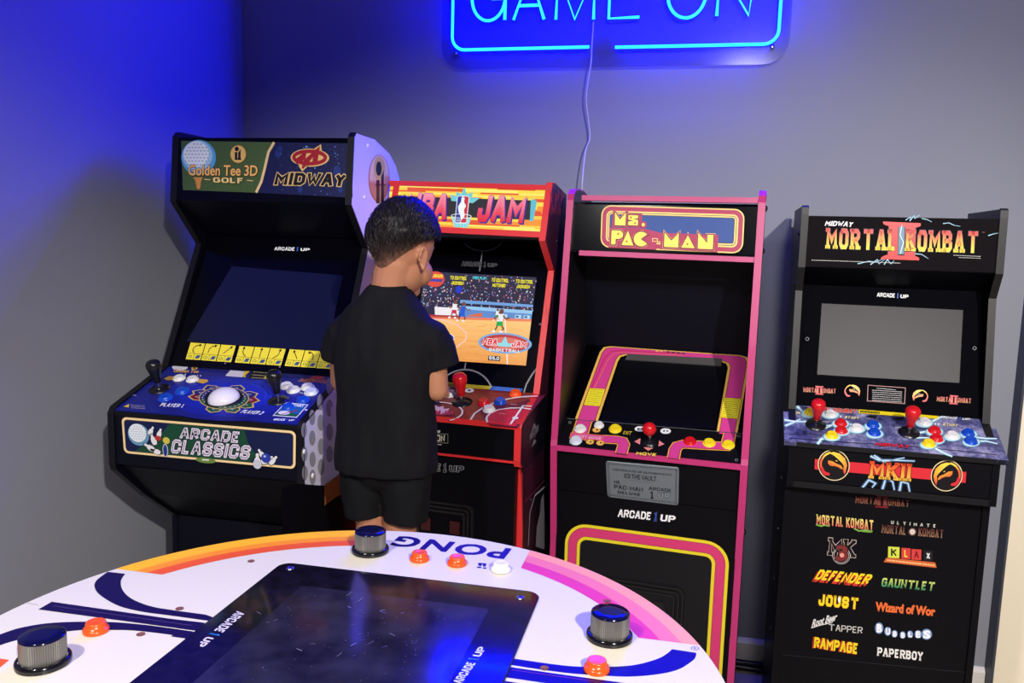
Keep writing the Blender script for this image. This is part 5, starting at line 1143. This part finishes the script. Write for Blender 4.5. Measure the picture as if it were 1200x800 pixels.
for x, y in ((711.5, 704.6), (638, 783.2), (294.2, 657.6), (210.5, 713.4), (165, 743.4)):
    bm = bmesh.new(); add_lathe(bm, [(.0048, 0), (.0044, -.0003), (0, -.0006)], 16); [setattr(f, 'material_index', 0) for f in bm.faces]
    o = bm_obj('screw_hole', bm, holes, topo); o.matrix_local = ts.mat_at(x, y, .0009)
# screen panel
ts.map = ts.uv; px0, py0, px1, py1 = -.1765, -.252, .1845, .2496
bm = bmesh.new(); pts = ts.rrect_pts(px0, py0, px1, py1, .017, 8); n = len(pts)
lo = [bm.verts.new((x, y, TZ+.0002)) for x, y in pts]; hi = [bm.verts.new((x, y, TZ+.0022)) for x, y in pts]; p2 = ts.rrect_pts(px0+.0012, py0+.0012, px1-.0012, py1-.0012, .016, 8); hi2 = [bm.verts.new((x, y, TZ+.003)) for x, y in p2]
for A, B in ((lo, hi), (hi, hi2)):
    for i in range(n): bm.faces.new((A[i], A[(i+1) % n], B[(i+1) % n], B[i]))
bm.faces.new(hi2)
sp = Sheet((0, 0, TZ+.003), (1, 0, 0), (0, 1, 0), TI).begin(bm); sp.lift = .00015; sp.z = .0001; sp.map = sp.px
A_, B_ = (277.5, 716), (228.5, 757.5)
logo_1up(sp, A_, B_, (287.5, 718.2), 1, (206, 200, 210), (40, 120, 200))
logo_1up(sp, (541, 801), (571, 757.5), (530.5, 799.4), 1, (200, 200, 225), (60, 110, 220))
M_PANEL = mat('black_screen_glass', (13, 11, 20), .07, spec=.55, var=(60, (22, 18, 34)))
scr = bm_obj('screen_panel', bm, [M_PANEL, M_PRINT], tab)
bm = bmesh.new(); inn = [Vector(sp.px(*p)) for p in ((355, 685), (573, 713.6))]; ix0, iy1 = inn[0].x, sp.px(460, 699)[1]; ix1 = inn[1].x
pts = ts.rrect_pts(ix0, -iy1-.0, ix1, iy1, .006, 5); hi = [bm.verts.new((x, y, TZ+.0032)) for x, y in pts]; lo = [bm.verts.new((x, y, TZ+.003)) for x, y in pts]; n = len(pts); bm.faces.new(hi)
for i in range(n): bm.faces.new((lo[i], lo[(i+1) % n], hi[(i+1) % n], hi[i]))
M_LCD = mat('dusty_dark_display_glass', (20, 18, 34), .1, spec=.6, var=(22, (40, 38, 58)))
bm_obj('display', bm, M_LCD, scr)
# pale scuffs on the glass
ss = Sheet((0, 0, TZ+.0034), (1, 0, 0), (0, 1, 0), TI); bm = bmesh.new(); ss.begin(bm, 0); ss.map = ss.px; rr = random.Random(4)
for k in range(34):
    x = rr.choice([rr.uniform(400, 450), rr.uniform(400, 490), rr.uniform(270, 520)]); y = 695+rr.random()*75; a = rr.uniform(-.9, .5); L = rr.uniform(2, 7)
    if k % 5 == 0: L = 1
    p = [(x, y), (x+L*.5, y+L*.5*math.sin(a)+rr.uniform(-.6, .6)), (x+L, y+L*math.sin(a))]; ss.line(p, rr.uniform(.0004, .0011), rr.choice([(90, 86, 110), (120, 112, 130), (70, 66, 96)]), 0)
for k in range(90):
    x, y = rr.uniform(260, 570), rr.uniform(690, 799); u, v = ss.px(x, y)
    if ix0+.01 < u < ix1-.01 and v < iy1-.01: ss.ell(x, y, .5, .35, (110, 104, 130), 0, n=6)
sc_=bm_obj('scuff_marks', bm, M_PRINT, scr); sc_['kind'] = 'stuff'
for x, y in ((340, 668.5), (609.5, 703)):
    bm = bmesh.new(); add_lathe(bm, [(.0052, 0), (.005, .0012), (.003, .0018), (.0026, .0008), (0, .0008)], 18); o = bm_obj('panel_screw', bm, M_STEEL, scr); o.matrix_local = ts_m = Matrix.Translation((*ts.px(x, y), TZ+.003))
# knobs
bm = bmesh.new(); r, h = .0222, .031
add_lathe(bm, [(.0265, 0), (.0268, .003), (.0262, .0058), (.0245, .0066), (.0232, .0066)], 48, 1)
nr = 60; a = []; b = []
for k in range(nr*2):
    q = r if k % 2 == 0 else r*.965; t = 2*PI*k/(nr*2); a.append(bm.verts.new((q*math.cos(t), q*math.sin(t), .0062))); b.append(bm.verts.new((q*math.cos(t), q*math.sin(t), h-.002)))
for k in range(nr*2): f = bm.faces.new((a[k], a[(k+1) % (nr*2)], b[(k+1) % (nr*2)], b[k])); f.material_index = 0
add_lathe(bm, [(r, h-.002), (r*.985, h-.0006), (r*.95, h), (r*.5, h+.0001), (0, h+.0001)], 48, 2)
M_KTOP = mat('neon_tinted_black_cap', (8, 10, 46), .1, spec=.6)  # black gloss cap with the neon's blue reflection put into its colour
kn = bm_obj('control_knob', bm, [mat('ribbed_grey_metal', (126, 124, 120), .35, metal=.7), mat('gloss_black_ring', (14, 13, 18), .12), M_KTOP], tab)
for i, (x, y) in enumerate(((434, 646), (714, 747), (51, 777), (420, 930))):
    o = kn if i == 0 else kn.copy()
    if i: COL.objects.link(o); o.parent = tab
    u, v = ts.px(x, y); o.location = (u, v, TZ+.0008)
ts.map = ts.px
for x, y, m in ((491.6, 655, M_ORPL), (535.6, 660.2, M_ORPL), (586.6, 667.2, M_WHITEPL), (699, 784, M_ORPL), (112.5, 738.6, M_ORPL)):
    button(tab, Sheet((0, 0, TZ+.0012), (1, 0, 0), (0, 1, 0), TI), x, y, .0108, .0115, m)
bm = bmesh.new(); add_lathe(bm, [(0, TZ-.034), (.12, TZ-.034), (.12, TZ-.05), (.055, TZ-.09), (.05, .5), (.055, .08), (.12, .045), (.235, .022), (.24, 0), (0, 0)], 48); bm_obj('pedestal', bm, M_BLACK, tab)
bm = bmesh.new(); add_box(bm, (-.21, -.27, TZ-.11), (.21, .27, TZ-.0345)); bmesh.ops.bevel(bm, geom=bm.edges[:], offset=.01, segments=2, affect='EDGES'); bm_obj('control_box', bm, M_WHITE, tab)

# ------------------------------------------------------------------ the boy and the stool he stands on
BX, BY, SZ = -.640, 1.69, .395
st = thing('step_stool', 'low black step stool under the boy, in front of the basketball machine', 'stool', (BX, BY, 0))
bm = bmesh.new(); add_box(bm, (-.17, -.12, SZ-.025), (.17, .12, SZ)); bmesh.ops.bevel(bm, geom=bm.edges[:], offset=.008, segments=2, affect='EDGES'); bm_obj('seat', bm, M_BLACKPL, st)
for sx in (-1, 1):
    for sy in (-1, 1):
        bm = bmesh.new(); add_tube(bm, [(sx*.165, sy*.115, 0), (sx*.145, sy*.095, SZ-.024)], .013, 12); bm_obj('leg', bm, M_BLACKPL, st)
boy = thing('person', 'young boy seen from behind in black T-shirt and black shorts, playing the basketball game', 'person', (BX, BY, SZ), math.radians(-6))
BI = (Matrix.Translation((BX, BY, SZ)) @ Matrix.Rotation(math.radians(-6), 4, 'Z')).inverted()
Z0 = SZ
def sph(bm, c, r, sc=(1, 1, 1), M=None, u=20, v=14):
    m = Matrix.Translation(c) @ (M or Matrix.Identity(4)) @ Matrix.Diagonal((*[r*s for s in sc], 1)); bmesh.ops.create_uvsphere(bm, u_segments=u, v_segments=v, radius=1, matrix=m)
def limb(bm, pts, rad):
    P = smooth_path(pts, 6); n = len(P); R = []
    for i in range(n):
        t = i/(n-1)*(len(pts)-1); k = min(int(t), len(pts)-2); R.append(rad[k]*(1-(t-k))+rad[k+1]*(t-k))
    add_tube(bm, P, R, 16); sph(bm, P[0], R[0]); sph(bm, P[-1], R[-1])
def fuse(name, bm, mats, parent, voxel, smooth_it, fix=None, noise=None):
    from mathutils import noise as ns
    me = bpy.data.meshes.new('tmp'); bm.to_mesh(me); bm.free(); o = bpy.data.objects.new('tmp', me); COL.objects.link(o)
    m = o.modifiers.new('r', 'REMESH'); m.mode = 'VOXEL'; m.voxel_size = voxel; m.adaptivity = 0
    s = o.modifiers.new('s', 'SMOOTH'); s.factor = .5; s.iterations = smooth_it
    dg = bpy.context.evaluated_depsgraph_get(); dg.update(); out = bpy.data.meshes.new_from_object(o.evaluated_get(dg))
    bpy.data.objects.remove(o); bpy.data.meshes.remove(me); out.name = name
    if noise:
        sc, am = noise
        out.update(); nn = [v.normal.copy() for v in out.vertices]
        for v, n_ in zip(out.vertices, nn):
            p = v.co; v.co = p+n_*am*(ns.noise(Vector((p.x*sc, p.y*sc, p.z*sc*.45)))+.5*ns.noise(Vector((p.x*sc*2.1+4, p.y*sc*2.1, p.z*sc))))
    for p in out.polygons: p.use_smooth = True
    out.materials.clear()
    for mm in mats: out.materials.append(mm)
    if fix: fix(out)
    return link(bpy.data.objects.new(name, out), parent)
M_SKIN = mat('boy_skin', (170, 116, 88), .5, spec=.35); M_SKIN.node_tree.nodes['Principled BSDF'].inputs['Subsurface Weight'].default_value = .08; M_SKIN.node_tree.nodes['Principled BSDF'].inputs['Subsurface Radius'].default_value = (.02, .008, .004)
hz = lambda z: z-Z0      # world height to the boy's frame
HC_ = Vector((.028, .026, hz(1.384)))      # centre of the skull
HM = Matrix.Rotation(math.radians(-15), 4, 'Z') @ Matrix.Rotation(math.radians(-13), 4, 'X')   # head turned right and bowed; face along +y
def hp(x, y, z): return HC_+(HM @ Vector((x, y, z)))
bm = bmesh.new()
sph(bm, hp(0, -.004, .008), 1, (.061, .079, .084), HM, 32, 24)          # skull
sph(bm, hp(0, .014, -.046), 1, (.051, .056, .066), HM, 28, 20)           # face
sph(bm, hp(0, .044, -.094), 1, (.026, .022, .02), HM)                   # chin
sph(bm, hp(.027, .04, -.055), 1, (.026, .03, .03), HM); sph(bm, hp(-.027, .04, -.055), 1, (.026, .03, .03), HM)
sph(bm, hp(0, .074, -.036), 1, (.0085, .010, .009), HM); sph(bm, hp(0, .066, -.018), 1, (.006, .009, .02), HM)       # nose
sph(bm, hp(0, .064, .008), 1, (.036, .010, .008), HM)                    # brow
sph(bm, hp(0, .066, -.058), 1, (.016, .007, .0035), HM); sph(bm, hp(0, .0645, -.064), 1, (.014, .007, .0035), HM)     # lips
for s_ in (-1, 1):                                                       # ears
    E = HM @ Matrix.Rotation(math.radians(-22*s_), 4, 'Z') @ Matrix.Rotation(math.radians(8), 4, 'X')
    for k in range(11):
        a = math.radians(-70+k*27); p = Vector((s_*.066, -.002+.0125*math.cos(a)-.004, -.03+.0225*math.sin(a)))
        sph(bm, hp(*p), .0042, (1, 1, 1), None, 8, 6)
    sph(bm, hp(s_*.0625, -.004, -.03), 1, (.004, .012, .021), E); sph(bm, hp(s_*.065, 0, -.051), 1, (.0045, .006, .007), E)
limb(bm, [hp(0, -.02, -.045), (.006, .0, hz(1.285)), (.0, -.004, hz(1.22))], [.043, .041, .048])       # neck
limb(bm, [(-.088, 0, hz(1.18)), (0, -.006, hz(1.2)), (.088, 0, hz(1.18))], [.034, .046, .034])
for z, rx, ry in ((1.17, .10, .062), (1.1, .092, .06), (1.02, .086, .056), (.95, .088, .06), (.90, .09, .064)): sph(bm, (0, 0, hz(z)), 1, (rx, ry, .06))
wr = {}
for s_ in (-1, 1):
    sx = s_
    el = Vector((sx*.118, .012, hz(1.068))); wrp = Vector((.018 if sx > 0 else -.07, .185, hz(1.03))); wr[sx] = wrp
    limb(bm, [(sx*.096, 0, hz(1.18)), (sx*.112, .006, hz(1.13)), el], [.034, .029, .0265]); limb(bm, [el, (el+wrp)/2+Vector((sx*.012, 0, .003)), wrp], [.0265, .024, .0175])
    pc = wrp+Vector((-sx*.006, .042, -.004)); sph(bm, pc, 1, (.027, .036, .012)); sph(bm, (wrp+pc)/2, 1, (.02, .026, .0125))
    for j, (dx, L) in enumerate(((-.021, .040), (-.0075, .047), (.006, .044), (.019, .034))):
        dx *= -sx if False else 1
        b0 = pc+Vector((dx*(1), .028, .001)); b1 = b0+Vector((dx*.12, L*.42, -.004)); b2 = b1+Vector((0, L*.28, -.012)); b3 = b2+Vector((0, L*.12, -.013))
        limb(bm, [b0-Vector((0, .012, 0)), b0, b1, b2, b3], [.0072, .007, .0066, .0062, .0055])
    t0 = pc+Vector((-sx*.022, -.012, -.002)); limb(bm, [t0, t0+Vector((-sx*.014, .018, -.006)), t0+Vector((-sx*.014, .036, -.014))], [.009, .008, .0066])
for s_, ox in ((-1, -.036), (1, .036)):
    hip = (s_*.044, 0, hz(.86)); kn_ = (ox*1.05, .012, hz(.672)); an = (ox*1.1, -.012, hz(.46))
    limb(bm, [hip, (ox*1.05, .004, hz(.77)), kn_], [.054, .0375, .034]); limb(bm, [kn_, (ox*1.1, -.012, hz(.6)), (ox*1.1, -.012, hz(.53)), an], [.034, .034, .026, .021])
    limb(bm, [an, (ox*1.15, .02, hz(.425)), (ox*1.3, .075, hz(.413))], [.021, .022, .014])
body_o = fuse('body', bm, [M_SKIN], boy, .0034, 4)
# eyes
for s_ in (-1, 1):
    bm = bmesh.new(); sph(bm, hp(s_*.0235, .056, -.012), .0098, (1, 1, 1), None, 16, 12); sph(bm, hp(s_*.0235, .064, -.0125), .0048, (1, .6, 1), HM, 12, 8)
    for f in bm.faces: f.smooth = True
    o = bm_obj('eye', bm, mat('eye_dark', (28, 20, 18), .15), body_o)
# shirt
bm = bmesh.new(); rings = []
secs = [(.875, .119, .082, 0, .0), (.90, .1205, .084, 0, 0), (.96, .1165, .080, 0, 0), (1.04, .114, .077, 0, -.002), (1.11, .117, .077, 0, -.004), (1.165, .119, .075, .001, -.005), (1.20, .113, .068, .003, -.006), (1.225, .106, .062, .001, -.006), (1.248, .088, .056, .002, -.005), (1.270, .065, .0515, .004, -.002), (1.290, .047, .0455, .006, .001)]
for z, rx, ry, ox, oy in secs:
    rings.append([bm.verts.new((ox+rx*math.copysign(abs(math.cos(t))**.82, math.cos(t)), oy+ry*math.copysign(abs(math.sin(t))**.82, math.sin(t)), hz(z))) for t in [2*PI*k/48 for k in range(48)]])
for a, b in zip(rings, rings[1:]):
    for k in range(48): bm.faces.new((a[k], a[(k+1) % 48], b[(k+1) % 48], b[k]))
bm.faces.new(rings[0][::-1]); bm.faces.new(rings[-1])
for s_ in (-1, 1): add_tube(bm, [(s_*.07, -.004, hz(1.195)), (s_*.105, .0, hz(1.178)), (s_*.118, .010, hz(1.148)), (s_*.125, .016, hz(1.118))], [.046, .045, .041, .042], 24)
M_SHIRT = mat('black_cotton', (10, 10, 15), .85, spec=.2, bump=(400, .15))
fuse('t_shirt', bm, [M_SHIRT], boy, .0042, 3, noise=(16, .0075))
bm = bmesh.new(); add_tube(bm, [(.006+.042*math.cos(t), .0015+.0405*math.sin(t), hz(1.2915)+.003*math.sin(t)) for t in [2*PI*k/36 for k in range(37)]], .0046, 10, caps=False); bm_obj('collar', bm, M_SHIRT, boy)
# shorts
bm = bmesh.new()
sph(bm, (0, 0, hz(.90)), 1, (.106, .078, .075))
for ox in (-.05, .05): add_tube(bm, [(ox, 0, hz(.905)), (ox*1.02, 0, hz(.85)), (ox*1.04, .002, hz(.80)), (ox*1.0, .003, hz(.762))], [.06, .0585, .053, .0505], 28)
fuse('shorts', bm, [mat('black_shorts_cloth', (9, 10, 14), .8, spec=.2)], boy, .0042, 2, noise=(20, .004))
# shoes
for ox in (-.040, .040):
    bm = bmesh.new(); sph(bm, (ox*1.15, .005, hz(.425)), 1, (.031, .045, .026)); sph(bm, (ox*1.3, .07, hz(.416)), 1, (.034, .055, .018)); add_box(bm, (ox*1.2-.032, -.042, 0.001), (ox*1.2+.034, .118, .016)); sph(bm, (ox*1.1, -.01, hz(.452)), 1, (.027, .03, .02))
    fuse('shoe', bm, [mat('black_shoe', (20, 20, 22), .5)], boy, .005, 4)
# hair
M_HAIR = bpy.data.materials.new('dark_hair'); M_HAIR.use_nodes = True; nt = M_HAIR.node_tree; b_ = nt.nodes['Principled BSDF']; at_ = nt.nodes.new('ShaderNodeAttribute'); at_.attribute_name = 'Col'; nt.links.new(at_.outputs['Color'], b_.inputs['Base Color']); b_.inputs['Roughness'].default_value = .5; b_.inputs['Specular IOR Level'].default_value = .3
from mathutils import noise as ns
def hair_profile(th, az):
    """th polar angle from the crown, az 0 = face (+y), 180 = back; returns thickness and fade 0..1"""
    back = (1-math.cos(az))/2
    side = abs(math.sin(az))
    lim = math.radians(72+74*back**1.9); fade_from = math.radians(62+26*back)
    if abs(az) < math.radians(70): lim = math.radians(68); fade_from = math.radians(70)
    return lim, fade_from
from mathutils.bvhtree import BVHTree
_bv = BVHTree.FromPolygons([v.co.copy() for v in body_o.data.vertices], [tuple(p.vertices) for p in body_o.data.polygons]); _c0 = hp(0, -.004, .008)
def skin_r(d):
    w_ = (HM @ d).normalized(); h = _bv.ray_cast(_c0+w_*.16, -w_)
    e = 1/math.sqrt((d.x/.061)**2+(d.y/.079)**2+(d.z/.084)**2)
    return min((h[0]-_c0).length, e*1.45) if h[0] is not None else e
bm = bmesh.new(); cl = bm.loops.layers.float_color.new('Col'); NA, NT = 96, 44; grid = []; colr = []
for j in range(NT+1):
    row = []; rc_ = []
    for i in range(NA):
        az = 2*PI*i/NA; azs = az if az <= PI else az-2*PI; lim, ff = hair_profile(0, azs); th = lim*j/NT
        d = Vector((math.sin(th)*math.sin(az), math.sin(th)*math.cos(az), math.cos(th)))
        k = max(0, min(1, (th-ff)/(lim-ff))) if lim > ff else 0
        tk = .0125*(1-k)**1.2+.0012
        if abs(azs) < math.radians(75): tk = .011+.006*math.cos(azs) if j < NT else .0008
        elif j == NT: tk = -.003
        # skull radius in that direction
        r0 = skin_r(d)
        st_ = ns.noise(Vector((az*9, th*3, 0)))*.0035*(1-k)+ns.noise(Vector((az*26, th*5, 3)))*.0018*(1-k)
        row.append(bm.verts.new(hp(d.x*(r0+tk+st_), -.004+d.y*(r0+tk+st_), 0.008+d.z*(r0+tk+st_))))
        kk = k**1.5; c0, c1 = (15, 12, 15), (122, 85, 66); rc_.append(tuple(c0[q]*(1-kk)+c1[q]*kk for q in range(3)))
    grid.append(row); colr.append(rc_)
for j in range(NT):
    for i in range(NA):
        i2 = (i+1) % NA
        try: f = bm.faces.new((grid[j][i], grid[j+1][i], grid[j+1][i2], grid[j][i2])) if j > 0 else bm.faces.new((grid[0][0], grid[1][i], grid[1][i2]))
        except ValueError: continue
        f.smooth = True; cs = (colr[j][i], colr[j+1][i], colr[j+1][i2], colr[j][i2]) if j > 0 else (colr[0][0], colr[1][i], colr[1][i2])
        for lp, cc in zip(f.loops, cs): lp[cl] = (*lin(cc), 1)
rr = random.Random(9)                                           # short strands over the crown
for k in range(5200):
    az = rr.uniform(-PI, PI); lim, ff = hair_profile(0, az); th = math.acos(1-rr.random()*(1-math.cos(lim*.97)))
    kk = max(0, min(1, (th-ff)/(lim-ff))) if lim > ff else 0
    if rr.random() < kk*.7: continue
    L = .020*(1-kk)+.004; d0 = Vector((math.sin(th)*math.sin(az), math.sin(th)*math.cos(az), math.cos(th)))
    th2 = th+L/.08; az2 = az+rr.uniform(-.25, .25)+(.1 if az > 0 else -.1)*0; d1 = Vector((math.sin(th2)*math.sin(az2), math.sin(th2)*math.cos(az2), math.cos(th2)))
    def onh(d, t): r0 = skin_r(d)+t; return hp(d.x*r0, -.004+d.y*r0, 0.008+d.z*r0)
    tk = .0125*(1-kk)**1.2+.001
    a = onh(d0, tk-.001); b = onh((d0+d1).normalized(), tk+.0025*(1-kk)+rr.uniform(0, .002)); e = onh(d1, tk*.8+rr.uniform(-.001, .0035*(1-kk)))
    s = (b-a).cross(Vector((0, 0, 1))); s = s.normalized()*.0007 if s.length > 1e-9 else Vector((.0007, 0, 0))
    v = [bm.verts.new(p) for p in (a-s, a+s, b+s*.8, b-s*.8, e)]
    q = rr.choice([(14, 11, 15), (26, 20, 26), (10, 9, 12), (34, 26, 28)]); kk2 = kk*.6; q = tuple(q[i]*(1-kk2)+(90, 66, 54)[i]*kk2 for i in range(3))
    for fv in ((v[0], v[1], v[2], v[3]), (v[3], v[2], v[4])):
        f = bm.faces.new(fv)
        for lp in f.loops: lp[cl] = (*lin(q), 1)
bm_obj('hair', bm, M_HAIR, boy)
